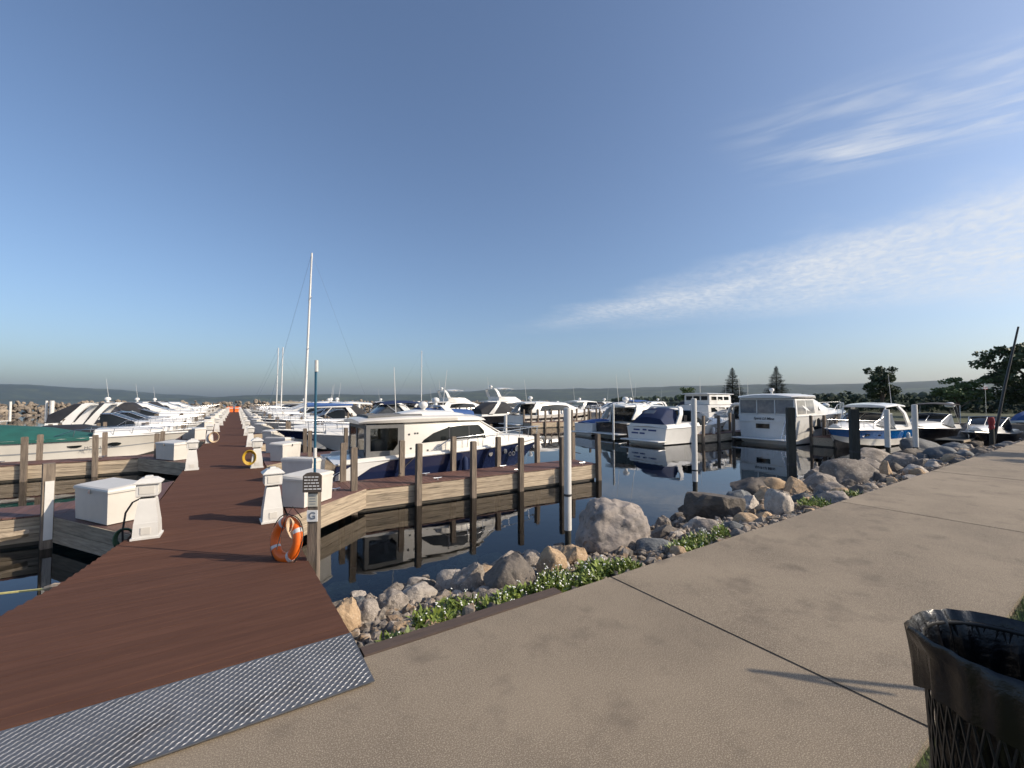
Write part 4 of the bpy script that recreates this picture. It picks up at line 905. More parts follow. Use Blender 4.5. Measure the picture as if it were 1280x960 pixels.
cvb = covered('long boat under a bright blue cover at the right edge', 58, 6.0, math.pi, 'blue_canvas', 10, 3, .9, 1.2, 'navy_gelcoat', span=(.2, .85), hts=(.8, 1.0, 1.0, .6)); cvb.whip(4, 0, 1.8, 2.6, (.2, 0))
express('boat with a dark blue canvas beside the leaning pole at right', 44.5, 3.9, math.pi, 8, 2.7, .8, 1.1, side='gelcoat', canvas='navy_canvas', arch=False, dome=False, detail=False)
# far rows: copies of three small boats built once
def far_row(protos, places, group):
    for (root, base), (x, y, a, lab) in zip(protos, places): pass
f1 = express('nearest black canvassed cruiser of the far row right of the dock', 11.0, 45.0, math.pi, 9, 3, 1.0, 1.3, canvas='black_canvas', arch=True, group='boats far along the dock', detail=False, dome=False)
f2 = covered('nearest dark covered runabout of the far row right of the dock', 10.2, 47.9, math.pi, 'black_canvas', 8, 2.7, .9, 1.15, group='boats far along the dock')
f3 = hardtop_yacht('nearest white hardtop boat of the far row right of the dock', 12.0, 55.8, math.pi, 10, 3.3, 1.1, 1.5, group='boats far along the dock')
LBL = {0: 'white cruiser with radar arch in the far row {} of the dock', 1: 'runabout under a dark cover in the far row {} of the dock', 2: 'white hardtop boat in the far row {} of the dock'}
PR = [f1, f2, f3]; seq = [2, 0, 1, 0, 2, 1, 0, 2, 0, 1, 2, 0]
for k, yy in enumerate([59.8, 75.4, 78.3, 83.0, 86.3, 90.6]): dup(PR[seq[k]].root, ((11.0, 10.2, 12.0)[seq[k]], yy, WATER), math.pi, LBL[seq[k]].format('right'))
for k, yy in enumerate([43.6, 47.6, 53.0, 57.0, 62.5, 66.6, 72.0, 76.2, 81.5, 86]): dup(PR[seq[k + 1]].root, ((-11.2, -10.4, -12.2)[seq[k + 1]], yy, WATER), 0, LBL[seq[k + 1]].format('left'))
for k, (xx, yy) in enumerate([(26, 67), (24.5, 72.5), (27, 78), (44, 47), (44.5, 52), (45, 58), (44, 64), (43.5, 31), (44, 26.5), (60, 34), (62, 40), (61, 47), (62, 55), (75, 38), (76, 45), (29, 70), (21, 80), (24, 86), (27, 92), (34, 37), (36, 44)]):
    dup(PR[seq[k % 12]].root, (xx + (0 if xx < 30 else 9), yy, WATER), 0 if xx < 30 else math.pi, ('white cruiser with radar arch', 'runabout under a dark cover', 'white hardtop boat')[seq[k % 12]] + ' in the crowded rows behind the basin', 'boats behind the basin')

# ================================================================== rocks along the shore
def rock_mesh(seed, kind):
    r = random.Random(seed); bm = bmesh.new(); bmesh.ops.create_icosphere(bm, subdivisions=5 if kind == 'big' else 4, radius=1)
    planes = [(Vector((r.gauss(0, 1), r.gauss(0, 1), r.gauss(0, 1))).normalized(), r.uniform(.62, .9)) for _ in range(8 if kind == 'big' else 14 if kind != 'round' else 7)]
    for v in bm.verts:
        d = v.co.normalized(); p = d.copy()
        for n, k in planes:
            e = p.dot(n) - k
            if e > 0: p -= n * e * (.92 if kind == 'cut' else .6)
        p *= 1 + .13 * noise.fractal(d * 1.6 + Vector((seed, 0, 0)), 1, 2, 3) + (.06 if kind != 'round' else .035) * noise.fractal(d * 4.5 + Vector((0, seed, 0)), .9, 2, 4)
        if p.z < -.55: p.z = -.55 + (p.z + .55) * .3
        v.co = p
    lo = [min(v.co[k] for v in bm.verts) for k in range(3)]; hi = [max(v.co[k] for v in bm.verts) for k in range(3)]
    for v in bm.verts: v.co = Vector([((v.co[k] - lo[k]) / (hi[k] - lo[k]) - .5) for k in range(3)])
    me = bpy.data.meshes.new('rock'); bm.to_mesh(me); bm.free(); me.shade_smooth(); me.set_sharp_from_angle(angle=R(38 if kind != 'round' else 60)); return me
VAR = [rock_mesh(20 + i, 'round' if i % 4 == 0 else 'cut') for i in range(12)]
RM = {}
def rock(name, label, loc, size, rot, mat, var, group='rocks along the shore', cat='rock', bury=.28):
    key = (var, mat)
    if key not in RM:
        me = (VAR[var] if isinstance(var, int) else var).copy(); me.materials.clear(); me.materials.append(M[mat]); RM[key] = me
    o = link(bpy.data.objects.new(name, RM[key])); o.scale = size; o.rotation_euler = rot
    o.location = (loc[0], loc[1], loc[2] + size[2] * (.5 - bury)); return tag(o, label, cat, group)
def bz(y): return bank_z(y)
# (column, row of its foot, width and height in the photograph, stone, variant, label)
BIG = [
 (424, 800, 44, 58, 'tan_stone', 1, 'tan flat-faced stone wedged against the dock ramp'),
 (457, 786, 44, 38, 'granite', 0, 'rounded grey-brown stone right of the tan one by the ramp'),
 (488, 770, 40, 34, 'granite', 2, 'grey stone at the water beside the first white flowers'),
 (520, 758, 52, 26, 'pale_stone', 3, 'long low pinkish stone at the waterline behind flowers'),
 (492, 806, 26, 16, 'granite', 6, 'small round grey stone at the walkway edge near the plate'),
 (556, 784, 34, 16, 'pale_stone', 9, 'flattish grey stone beside the brown walkway edging'),
 (563, 742, 42, 32, 'pale_stone', 4, 'pale cream stone at the water, catching the sun'),
 (588, 744, 52, 44, 'granite', 5, 'pointed grey stone right of the pale cream stone'),
 (578, 768, 40, 30, 'dark_stone', 6, 'dark rounded stone among the flowers'),
 (616, 762, 42, 26, 'granite', 7, 'mottled grey stone in front of the dark brown boulder'),
 (606, 735, 44, 28, 'tan_stone', 8, 'brownish stone between pointed grey stone and dark boulder'),
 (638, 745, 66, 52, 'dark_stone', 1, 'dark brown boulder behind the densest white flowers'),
 (634, 715, 50, 26, 'granite', 9, 'grey stone at the water behind the dark brown boulder'),
 (664, 712, 36, 22, 'granite', 3, 'small brown stone at the waterline left of the triangular rock'),
 (690, 724, 42, 44, 'tan_stone', 10, 'triangular tan and grey rock with white flowers at its foot'),
 (718, 710, 38, 30, 'tan_stone', 11, 'pinkish tan rock beside the white mooring post'),
 (708, 738, 40, 14, 'granite', 0, 'low flat grey stone at the walkway among flowers'),
 (756, 716, 30, 20, 'granite', 3, 'grey stone in grass below the big boulder'),
 (822, 694, 46, 22, 'slate_stone', 4, 'bluish slate stone between the big boulder and walkway'),
 (836, 676, 46, 20, 'dark_stone', 9, 'dark flat stone right of the big boulder'),
 (832, 664, 20, 22, 'granite', 2, 'small upright stone touching the big boulder'),
 (852, 654, 26, 16, 'dark_stone', 6, 'dark wet stone at the waterline beyond the big boulder'),
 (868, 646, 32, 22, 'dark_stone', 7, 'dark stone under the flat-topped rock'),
 (877, 664, 36, 18, 'pale_stone', 3, 'pale stone behind the second flower patch'),
 (893, 668, 40, 20, 'granite', 0, 'brownish stone half hidden by the second flower patch'),
 (899, 654, 74, 37, 'dark_stone', 'slab', 'flat-topped dark slab of rock standing in front of a white post'),
 (922, 666, 34, 16, 'slate_stone', 6, 'grey rounded stone at the walkway right of the flat-topped slab'),
 (942, 658, 36, 18, 'tan_stone', 0, 'rounded tan stone at the walkway edge'),
 (940, 640, 36, 24, 'pale_stone', 5, 'pink and grey stone behind the rounded tan one'),
 (962, 652, 30, 14, 'tan_stone', 9, 'low brown stone between the tan and the bright faceted rock'),
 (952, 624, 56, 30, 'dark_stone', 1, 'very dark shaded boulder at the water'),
 (980, 646, 40, 40, 'pale_stone', 10, 'bright faceted rock catching the sun beside the walkway'),
 (974, 624, 46, 30, 'tan_stone', 8, 'brown boulder behind the bright faceted rock'),
 (1001, 622, 40, 30, 'tan_stone', 'wedge', 'sandy coloured wedge shaped rock'),
 (1012, 632, 34, 18, 'slate_stone', 6, 'grey speckled oblong stone at the walkway'),
 (1000, 640, 24, 12, 'granite', 9, 'small flat stone at the walkway by the wedge rock'),
 (1030, 606, 34, 26, 'granite', 2, 'grey brown stone at the water before the yacht reflection'),
 (1036, 617, 46, 28, 'granite', 3, 'large rounded grey stone left of the leafy weed'),
 (1048, 619, 40, 18, 'granite', 0, 'grey stone behind the leafy weed at the walkway'),
 (1046, 596, 34, 16, 'pale_stone', 9, 'pale stone at the water below the dark pile'),
 (1075, 608, 66, 40, 'granite', 4, 'broad brown boulder right of the leafy weed'),
 (1093, 602, 50, 32, 'granite', 7, 'long brown rock leaning behind the broad boulder'),
 (1112, 601, 20, 30, 'tan_stone', 5, 'upright tan rock at the walkway edge'),
 (1124, 596, 26, 22, 'dark_stone', 6, 'dark hollow rock right of the upright tan rock'),
 (1104, 580, 60, 22, 'granite', 8, 'long grey rock along the water below the blue hulled boat'),
 (1138, 588, 40, 26, 'granite', 2, 'slanting pale edged rock by the walkway'),
 (1150, 578, 44, 20, 'dark_stone', 7, 'brown slanting rock right of the blue boat stern'),
 (1160, 586, 32, 14, 'dark_stone', 9, 'low dark rock at the walkway edge, right part'),
 (1164, 566, 48, 20, 'slate_stone', 4, 'grey rock under the slim pale post'),
 (1190, 574, 40, 18, 'slate_stone', 0, 'bluish grey rock right part of the shore'),
 (1208, 566, 34, 14, 'slate_stone', 3, 'greenish grey rock near the tree shadow'),
 (1222, 560, 26, 12, 'dark_stone', 6, 'dark rock at the start of the tree shadow'),
 (1236, 558, 62, 34, 'granite', 'wedge', 'large sloping grey rock at the foot of the leaning pole'),
 (1258, 549, 30, 12, 'tan_stone', 9, 'tan rock right of the leaning pole'),
 (1270, 545, 30, 12, 'granite', 2, 'last visible grey rock at the right edge'),
]
bigm = rock_mesh(77, 'big'); slabm = rock_mesh(31, 'cut'); wedgem = rock_mesh(44, 'cut')
for v in slabm.vertices: v.co.z = max(-.5, min(.5, v.co.z * 1.9 + .12)); v.co.x += .12 * v.co.z
for v in wedgem.vertices: v.co.x *= 1.15 - .85 * max(0, v.co.z + .3); v.co.y *= 1.1 - .7 * max(0, v.co.z + .3)
slabm.shade_flat(); wedgem.set_sharp_from_angle(angle=R(24))
SP = {'slab': slabm, 'wedge': wedgem}
BIGPOS = []
def depth(p): return p.x * math.sin(YAW) + p.y * math.cos(YAW)
for px, py, w, hgt, mat, var, lab in BIG:
    z = -.25; g = ground(px, py, z)
    for _ in range(6):
        z = max(bz(g.y + .15), WATER - .05) if g.y > 3.45 else -.05; g = ground(px, py, z)
    d = depth(g); ww = max(.12, w / FPX * d); hh = max(.08, hgt / FPX * d * .95)
    g = g + Vector((math.sin(YAW), math.cos(YAW), 0)) * ww * .28
    dy = min(ww * .9, .9 if px < 1000 else 1.3)
    if var in SP: v = SP[var]; key = var
    me_key = var
    if isinstance(var, str):
        kk = (var, mat)
        if kk not in RM: m2 = SP[var].copy(); m2.materials.clear(); m2.materials.append(M[mat]); RM[kk] = m2
    if g.y - dy * .45 < edge_y(g.x): g.y = edge_y(g.x) + dy * .45 + .02
    BIGPOS.append((g.x, g.y, re.split(r' (?:at|by|behind|right|left|between|in|among|beside|wedged|half|with|catching|touching|under|along|near|beyond|before|standing|leaning|below|against|the|over)\b|,', lab)[0]))
    rock('rock', lab, (g.x, g.y, z - .02), (ww, dy, hh * 1.25), (R(rnd.uniform(-9, 9)), R(rnd.uniform(-12, 12)), R(rnd.uniform(-25, 5)) - YAW * .6), mat, var, bury=.28)
g = ground(777, 694, -.42)
bo = rock('boulder', 'big rounded granite boulder, the largest rock on the shore', (g.x + .2, g.y + .38, -.42), (1.22, 1.0, .90), (R(-4), R(4), -YAW), 'granite_large', 5, cat='boulder', bury=.12)
bo.data = bigm; bigm.materials.clear(); bigm.materials.append(M['granite_large'])
# smaller stones wedged in between, each its own object
MS = ['granite', 'granite', 'pale_stone', 'dark_stone', 'slate_stone', 'tan_stone', 'dark_stone']
CN = {'granite': 'grey', 'pale_stone': 'pale', 'dark_stone': 'dark', 'slate_stone': 'bluish grey', 'tan_stone': 'tan'}
rk = random.Random(21)
for i in range(230):
    near = i < 120
    x = rk.uniform(.95, 9.5) if near else rk.uniform(9, 34)
    y = edge_y(x) + rk.uniform(.12, 3.1); s = rk.uniform(.09, .26) if near else rk.uniform(.2, .62)
    if y - s * .5 < edge_y(x) + .03: y = edge_y(x) + s * .55 + .04
    if y > 6.0: s *= 1.3
    m = rk.choice(MS); nb_ = min(BIGPOS, key=lambda q: (q[0] - x) ** 2 + (q[1] - y) ** 2); where = ('seaward of the ' if y > nb_[1] + .25 else 'next to the ') + nb_[2]
    rock('stone', f'{"tiny" if s < .16 else "small" if s < .34 else "middling"} {CN[m]} stone {where}', (x, y, bz(y)), (s * rk.uniform(.9, 1.4), s * rk.uniform(.8, 1.1), s * rk.uniform(.55, .85)), (rk.uniform(-.2, .2), rk.uniform(-.2, .2), rk.uniform(0, 6.28)), m, rk.randrange(12), 'small stones filling the shore bank', 'stone', .25)
for i in range(90):
    x = rk.uniform(.95, 4.6); y = edge_y(x) + rk.uniform(.08, 1.0); s = rk.uniform(.04, .11); m = rk.choice(MS); nb_ = min(BIGPOS, key=lambda q: (q[0] - x) ** 2 + (q[1] - y) ** 2)
    rock('pebble', f'{CN[m]} pebble lying by the {nb_[2]}', (x, y, bz(y)), (s * rk.uniform(.9, 1.4), s, s * .7), (0, 0, rk.uniform(0, 6.28)), m, rk.randrange(12), 'pebbles on the bank by the ramp', 'pebble', .2)
for i in range(12):                                          # stones under water near the bank
    x = rk.uniform(1.2, 8); y = rk.uniform(6.7, 8.6); s = rk.uniform(.3, .7)
    rock('stone', 'submerged stone on the lake bed near the bank', (x, y, bz(y)), (s * 1.2, s, s * .5), (0, 0, rk.uniform(0, 6)), rk.choice(['tan_stone', 'granite', 'dark_stone']), rk.randrange(12), 'submerged stones', 'stone', .35)

b = MB(); r6 = random.Random(31)
for i in range(7500):
    x = .92 + 34 * r6.random() ** 1.5; y = edge_y(x) + .03 + 3.2 * r6.random() ** 1.2; s = r6.uniform(.018, .06) * (1.0 if r6.random() < .8 else 1.7) * (1 + x * .03)
    if y - s < edge_y(x) + .14 and x < 2.95: continue
    rot = Matrix.Rotation(r6.uniform(0, 6.28), 3, (r6.random(), r6.random(), r6.random() + .1)); sc = Vector((r6.uniform(.8, 1.5), r6.uniform(.7, 1.1), r6.uniform(.5, .8))) * s; c = Vector((x, y, bz(y) + s * .3))
    b.add([c + rot @ Vector((v.x * sc.x, v.y * sc.y, v.z * sc.z)) * r6.uniform(.8, 1.12) for v in iv], jf)
rb = b.build('rubble', 'rubble_stone', flip=False); tag(rb, 'mixed grey and brown rubble filling the bank between the larger rocks', 'rubble', kind='stuff')
# ================================================================== plants on the bank
def plant(label, x, y, rad, hgt, nl, nf, seed, z=None):
    r = random.Random(seed); z0 = bz(y) if z is None else z
    t = thing('flowering_plant' if nf else 'leafy_plant', label, 'plant', (x, y, z0), 0, 'plants on the shore bank'); b = MB(); f = MB(); st = MB()
    for i in range(nl):
        a = r.uniform(0, 6.28); d = rad * math.sqrt(r.random()); bx, by = d * math.cos(a), d * math.sin(a) * .75; h = hgt * r.uniform(.35, 1) * (1 - .4 * (d / rad) ** 2)
        lean = Vector((r.uniform(-.6, .6), r.uniform(-.6, .6), 1)).normalized(); l = r.uniform(.045, .10); w = l * r.uniform(.12, .24)
        c = Vector((bx, by, h * r.uniform(.15, .95))); dr = Vector((r.uniform(-1, 1), r.uniform(-1, 1), r.uniform(.0, 1.1))).normalized(); sd = dr.cross(Vector((r.uniform(-.3, .3), r.uniform(-.3, .3), 1))).normalized() * w
        b.add([c, c + dr * l * .5 + sd, c + dr * l, c + dr * l * .5 - sd], [(0, 1, 2, 3)])
        if i % 5 == 0: st.tube([(bx * .8, by * .8, -.03), (bx, by, h)], .0035, 3, .002, cap=False)
    for i in range(nf):
        a = r.uniform(0, 6.28); d = rad * 1.02 * math.sqrt(r.random()); c = Vector((d * math.cos(a), d * math.sin(a) * .75, hgt * r.uniform(.7, 1.15))); s = r.uniform(.008, .013)
        n = Vector((r.uniform(-.5, .5), r.uniform(-.8, .1), 1)).normalized(); u = n.cross(Vector((1, 0, 0))).normalized(); v = n.cross(u)
        st.tube([(c.x * .9, c.y * .9, 0), c], .003, 3, .002, cap=False)
        for k in range(r.randint(1, 2)):
            cc_ = c + Vector((r.uniform(-.02, .02), r.uniform(-.02, .02), r.uniform(-.015, .015)))
            f.add([cc_ + (u * math.cos(q * 1.047) + v * math.sin(q * 1.047)) * s * (1 if q % 2 else .8) for q in range(6)] + [cc_ + n * s * .5], [(q, (q + 1) % 6, 6) for q in range(6)])
    tag(b.build('leaves', 'leaf', t, flip=False), kind='stuff'); st.build('stems', 'leaf', t, flip=False)
    if nf: tag(f.build('flowers', 'petal', t, flip=False), kind='stuff')
    return t
PL = [(1.22, 3.72, .13, .08, 130, 2, 'low weeds by the steel plate corner'), (1.62, 3.95, .17, .13, 200, 6, 'white flowering weed nearest the dock ramp'), (2.0, 4.1, .20, .14, 230, 9, 'white flowering weed behind the small round stone'),
      (2.3, 3.8, .16, .10, 180, 5, 'white flowering weed against the brown edging'), (2.62, 3.95, .18, .13, 240, 8, 'white flowering weed right of the flattish stone'), (2.98, 3.8, .22, .15, 340, 16, 'dense white flowering clump before the dark brown boulder'),
      (3.22, 4.0, .18, .18, 280, 13, 'tall white flowering clump beside the dark brown boulder'), (3.5, 3.76, .16, .11, 220, 8, 'white flowering weed beside the low flat stone'), (3.82, 3.98, .20, .17, 320, 12, 'white flowering clump at the foot of the big boulder'),
      (4.1, 3.78, .18, .13, 280, 7, 'bright green flowering clump at the walkway joint'), (5.45, 3.80, .22, .12, 260, 5, 'low flowering patch right of the big boulder'), (5.9, 3.82, .24, .15, 320, 9, 'white flowering patch below the flat-topped slab'),
      (6.3, 3.80, .12, .26, 150, 4, 'tall flowering stems in front of the flat-topped slab'), (9.9, 3.95, .28, .20, 340, 1, 'leafy weed with a pale flower head at the second joint'), (11.6, 3.9, .35, .10, 260, 0, 'low grass between rocks beyond the second joint')]
for k, (x, y, rad, hg, nl, nf, lab) in enumerate(PL): plant(lab, x, y + (x - 1) * .01, rad * 1.3, hg * 1.05, int(nl * 1.45), int(nf * 1.4), 100 + k, max(bz(y), -.3) + .02)

# grass at the inner edge of the walkway
b = MB(); r4 = random.Random(8)
for i in range(7000):
    x = r4.uniform(2.6, 9); y = inner_y(x) - .01 - abs(r4.gauss(0, .5)); h = r4.uniform(.04, .10); a = r4.uniform(0, 6.28); w = .004
    tip = (x + r4.uniform(-.05, .05), y + r4.uniform(-.04, .05), bank_z(y) + h)
    b.add([(x - w * math.cos(a), y - w * math.sin(a), bank_z(y) - .01), (x + w * math.cos(a), y + w * math.sin(a), bank_z(y) - .01), tip], [(0, 1, 2)])
tag(b.build('grass', 'blade', flip=False), 'short lawn grass along the inner walkway edge', 'grass', kind='stuff')

# ================================================================== sign post, life ring, reach pole
gx, gy = .93, 6.42
post = thing('sign_post', 'weathered square post with notice board and white letter G plate', 'post', (gx, gy, DECK), R(-28))
part('post', 'post_wood', post, lambda b: b.box((0, 0, .36), (.13, .13, 1.62)).box((0, 0, 1.175), (.10, .10, .012)))
def plaque(b): b.slab([(-.12, -.075, .98), (.12, -.075, .98), (.12, -.075, 1.2), (.08, -.075, 1.235), (.03, -.075, 1.245), (-.03, -.075, 1.245), (-.08, -.075, 1.235), (-.12, -.075, 1.2)], (0, -.03, 0))
nb = part('notice_board', 'sign_brown', post, plaque)
r5 = random.Random(3)
for k in range(5):
    x = -.10; z = 1.185 - .04 * k
    while x < .075:
        l = r5.uniform(.022, .055); boxpart('print_line', 'sign_white', nb, (x + l / 2, -.107, z), (l, .003, .014)); x += l + .012
cp = boxpart('small_notice', 'sign_cream', post, (0, -.0715, .87), (.125, .012, .17))
for k in range(4): boxpart('print_line', 'print_grey', cp, (0, -.0785, .925 - .035 * k), (.085 - .01 * (k % 2), .002, .008))
gp = boxpart('letter_plate', 'sign_white', post, (0, -.0725, .66), (.14, .012, .15))
lettering('letter', 'G', .13, 'print_grey', gp, (0, -.081, .66), (R(90), 0, 0), 0, .003)
pole = thing('reach_pole', 'tall blue pole with white bands standing behind the sign post', 'pole', (gx + .02, gy + .13, DECK + .3))
part('shaft', 'pole_blue', pole, lambda b: b.tube([(0, 0, 0), (-.01, .02, 2.38)], .017, 8))
for z, l in ((1.18, .14), (2.40, .16)): part('band', 'white_plastic', pole, lambda b: b.tube([(-.004, .006, z - l / 2), (-.006, .01, z + l / 2)], .024, 8))
ring = thing('life_ring', 'orange life ring with white tape leaning against the sign post', 'life ring', (gx - .31, gy + .23, DECK + .315))
ring.rotation_euler = (R(80), R(4), R(-62)); ring.scale = (.9, .9, .9)
def torus(b, R0, r, a0, a1, n=28, m=12, sq=.8):
    rings = []
    for i in range(n + 1):
        a = a0 + (a1 - a0) * i / n
        rings.append([((R0 + r * math.cos(k * 2 * math.pi / m)) * math.cos(a), (R0 + r * math.cos(k * 2 * math.pi / m)) * math.sin(a), r * sq * math.sin(k * 2 * math.pi / m)) for k in range(m)])
    b.loft(rings)
part('ring', 'life_ring_orange', ring, lambda b: torus(b, .265, .08, 0, 2 * math.pi, 40), 60)
for a in (.65, 2.2, 3.8, 5.4): part('tape', 'reflective_tape', ring, lambda b: torus(b, .265, .082, a - .1, a + .1, 4), 60)
def cordl(b): b.tube([((.355 + .03 * abs(math.sin(2 * a))) * math.cos(a), (.355 + .03 * abs(math.sin(2 * a))) * math.sin(a), .0) for a in [k * math.pi / 16 for k in range(33)]], .008, 5)
part('grab_line', 'dark_rope', ring, cordl)
lan = thing('throw_rope', 'coiled cream throw rope hanging over the life ring', 'rope', (gx - .27, gy + .10, DECK + .54)); lan.scale = (.75, .75, .75)
for k in range(6):
    part('coil', 'rope_cream', lan, lambda b: b.tube([(.05 * math.sin(a) * (1 + .1 * k) + .012 * k - .03, -.02 + .012 * k * math.cos(a), .13 * math.cos(a) - .02 * k) for a in [q * math.pi / 8 for q in range(17)]], .010, 5))
part('hanger', 'dark_rope', lan, lambda b: b.tube([(-.22, .06, -.42), (-.1, .03, .1), (.02, .0, .32), (.17, .0, .1)], .009, 5))

# hoses and lines
def coil(label, loc, mat, Rr, turns, cat='hose', axis='y', tube=.016):
    t = thing('coiled_hose', label, cat, loc); r = random.Random(int(Rr * 100))
    for k in range(turns):
        q = Rr * (1 - .06 * k); off = .02 * (k - turns / 2)
        def c(b): b.tube([((q * math.cos(a), off + .01 * math.sin(3 * a), q * 1.25 * math.sin(a)) if axis == 'y' else (q * math.cos(a), q * math.sin(a), .02 + .03 * k)) for a in [j * 2 * math.pi / 20 for j in range(21)]], tube, 6)
        part('loop', mat, t, c, 60)
    return t
coil('yellow hose coiled against the second right pedestal', (.40, 16.35, DECK + .36), 'hose_yellow', .19, 6, tube=.012)
coil('cream cable coiled at the third left pedestal', (-.92, 27.0, DECK + .3), 'rope_cream', .22, 4)
coil('green hose hanging behind the nearest left pedestal', (-1.48, 9.35, DECK - .02), 'hose_green', .13, 5, tube=.013)
t = thing('power_cable', 'black power cable drooping from the nearest left pedestal', 'cable', (-1.3, 9.1, DECK))
part('cable', 'rubber', t, lambda b: b.tube([(0.05, 0, .64), (-.06, .02, .58), (-.16, .14, .4), (-.2, .2, .1), (-.2, .25, -.1)], .014, 6))
t = thing('mooring_rope', 'taut yellow mooring rope crossing the water at the left edge', 'rope', (-1.75, 7.55, DECK - .10))
part('rope', 'cord_yellow', t, lambda b: b.tube([(0, 0, 0), (-.5, .45, -.10), (-1.6, .95, -.17), (-3.2, 1.45, -.15), (-5.2, 1.9, .05)], .014, 5)); part('eye', 'rope_cream', t, lambda b: b.tube([(0.05, -.06, .03), (-.12, .12, .0), (-.2, .2, -.04)], .035, 6))
# grey dock arm with fender at the left edge
t = thing('fender_arm', 'pale wooden arm with white fender sticking out from the left pier', 'fender', (-3.25, 11.85, WATER))
part('arm', 'weathered_wood', t, lambda b: b.tube([(0, 0, .30), (-.55, -.25, .30), (-1.05, -1.5, .22)], .07, 4)); part('fender', 'white_plastic', t, lambda b: b.tube([(-.85, -1.55, .2), (-1.45, -1.75, .2)], .13, 10), 50)
t = thing('mooring_post', 'weathered post with a white strip at the nearest left pier', 'post', (-2.98, 11.72, WATER), R(20))
boxpart('post', 'post_wood', t, (0, 0, .15), (.165, .165, 2.9)); boxpart('rub_strip', 'white_plastic', t, (.01, -.0925, .72), (.12, .02, 1.1))

for k, (pts, lab) in enumerate((([(4.6, 12.55, .28), (4.3, 12.5, .05), (4.15, 12.42, -.12), (3.98, 12.25, -.19)], 'slack spring line from the navy cruiser side to the pier'),
                                ([(2.6, 12.7, .05), (2.3, 12.55, -.05), (2.12, 12.3, -.18)], 'short stern line from the navy cruiser to the pier'),
                                ([(30.4, 12.5, .7), (30.0, 12.2, .2), (29.7, 12.05, .1)], 'mooring line from the large white yacht to its pier'))):
    t = thing('mooring_line', lab, 'rope', pts[0]); o0 = Vector(pts[0]); part('line', 'sign_white' if k else 'dark_rope', t, lambda b: b.tube([Vector(p) - o0 for p in pts], .013, 5))
# ================================================================== litter bin
bx, by = 2.46, .335
bn = thing('litter_bin', 'black wire mesh litter bin with black liner bag at the walkway edge', 'bin', (bx, by, -.03))
def rr_(z): return .232 + .043 * z / 1.07
b = MB(); n = 44
for sgn in (1, -1):
    for k in range(n):
        b.tube([(rr_(z) * math.cos(2 * math.pi * (k + sgn * 5 * z) / n), rr_(z) * math.sin(2 * math.pi * (k + sgn * 5 * z) / n), z) for z in [.03 + 1.04 * q / 12 for q in range(13)]], .0042, 4, cap=False)
tag(b.build('wire_mesh', 'mesh_steel_black', bn, flip=False), kind='stuff')
for z in (.03, .55, 1.07): part('hoop', 'mesh_steel_black', bn, lambda b: b.tube([(rr_(z) * math.cos(a), rr_(z) * math.sin(a), z) for a in [k * math.pi / 20 for k in range(41)]], .010, 6), 60)
def bag(b):
    n = 96; prof = [(.215, .08, 0), (.23, .5, .012), (.24, .8, .016), (.258, .98, .016), (.275, 1.08, .010), (.296, 1.115, .008), (.306, 1.10, .010), (.304, 1.03, .014), (.298, .96, .016), (.292, .89, .02)]
    rg = []
    for j, (r0, z0, am) in enumerate(prof):
        row = []
        for k in range(n):
            a = 2 * math.pi * k / n; w = am * (noise.noise(Vector((math.cos(a) * 9, math.sin(a) * 9, j * .35))) + .5 * math.sin(a * 23 + 2 * noise.noise(Vector((a * 2, j * .3, 0)))))
            zz = z0; rr = r0 + w
            if j >= 5:
                pk = max(0, math.cos(a - R(140))) ** 10; zz += .035 * pk; rr += .05 * pk * (1 if j in (5, 6) else .3)
            if j == 9: zz += .09 * noise.noise(Vector((math.cos(a) * 2, math.sin(a) * 2, 4)))
            row.append((rr * math.cos(a), rr * math.sin(a), zz))
        rg.append(row)
    b.loft(rg, True, False)
part('liner_bag', 'bag_plastic', bn, bag, 70)
t = thing('paper_bag', 'white and teal scrap of paper on the grass at right', 'litter', (6.35, .62, -.02), R(20))
part('sheet', 'paper', t, lambda b: b.loft([[(-.2 + .1 * i, -.14 + .1 * j, .05 + .09 * abs(noise.noise(Vector((i * .9, j * .9, 2))))) for j in range(4)] for i in range(5)] , False, False))
# sign on a pole outside the picture at right whose shadow falls on the walkway
t = thing('walkway_sign', 'slim pole with a small angled arm beside the walkway', 'sign', (5.9, -.72, -.06))
part('pole', 'mesh_steel_black', t, lambda b: b.tube([(0, 0, 0), (0, 0, 2.17)], .024, 8)); part('arm', 'mesh_steel_black', t, lambda b: b.slab([(0, -.02, 2.16), (.22, -.36, 2.02), (.26, -.40, 1.93), (0, -.02, 2.08)], (.02, .015, 0)))

for k, (xx, lab) in enumerate(((-.9, 'left of two orange-red barriers at the far end of the dock'), (.35, 'right of two orange-red barriers at the far end of the dock'))):
    t = thing('barrier', lab, 'barrier', (xx, 94.5, DECK)); part('panel', 'life_ring_orange', t, lambda b: b.loft([[(s * .5, -.2 * q, z), (s * .5, .2 * q, z)] [::1] + [(-s * .5, .2 * q, z), (-s * .5, -.2 * q, z)] for z, q, s in ((0, 1, 1), (.3, .6, 1), (1.0, .3, .95))])); boxpart('stripe', 'reflective_tape', t, (0, -.1, .7), (.9, .03, .14))
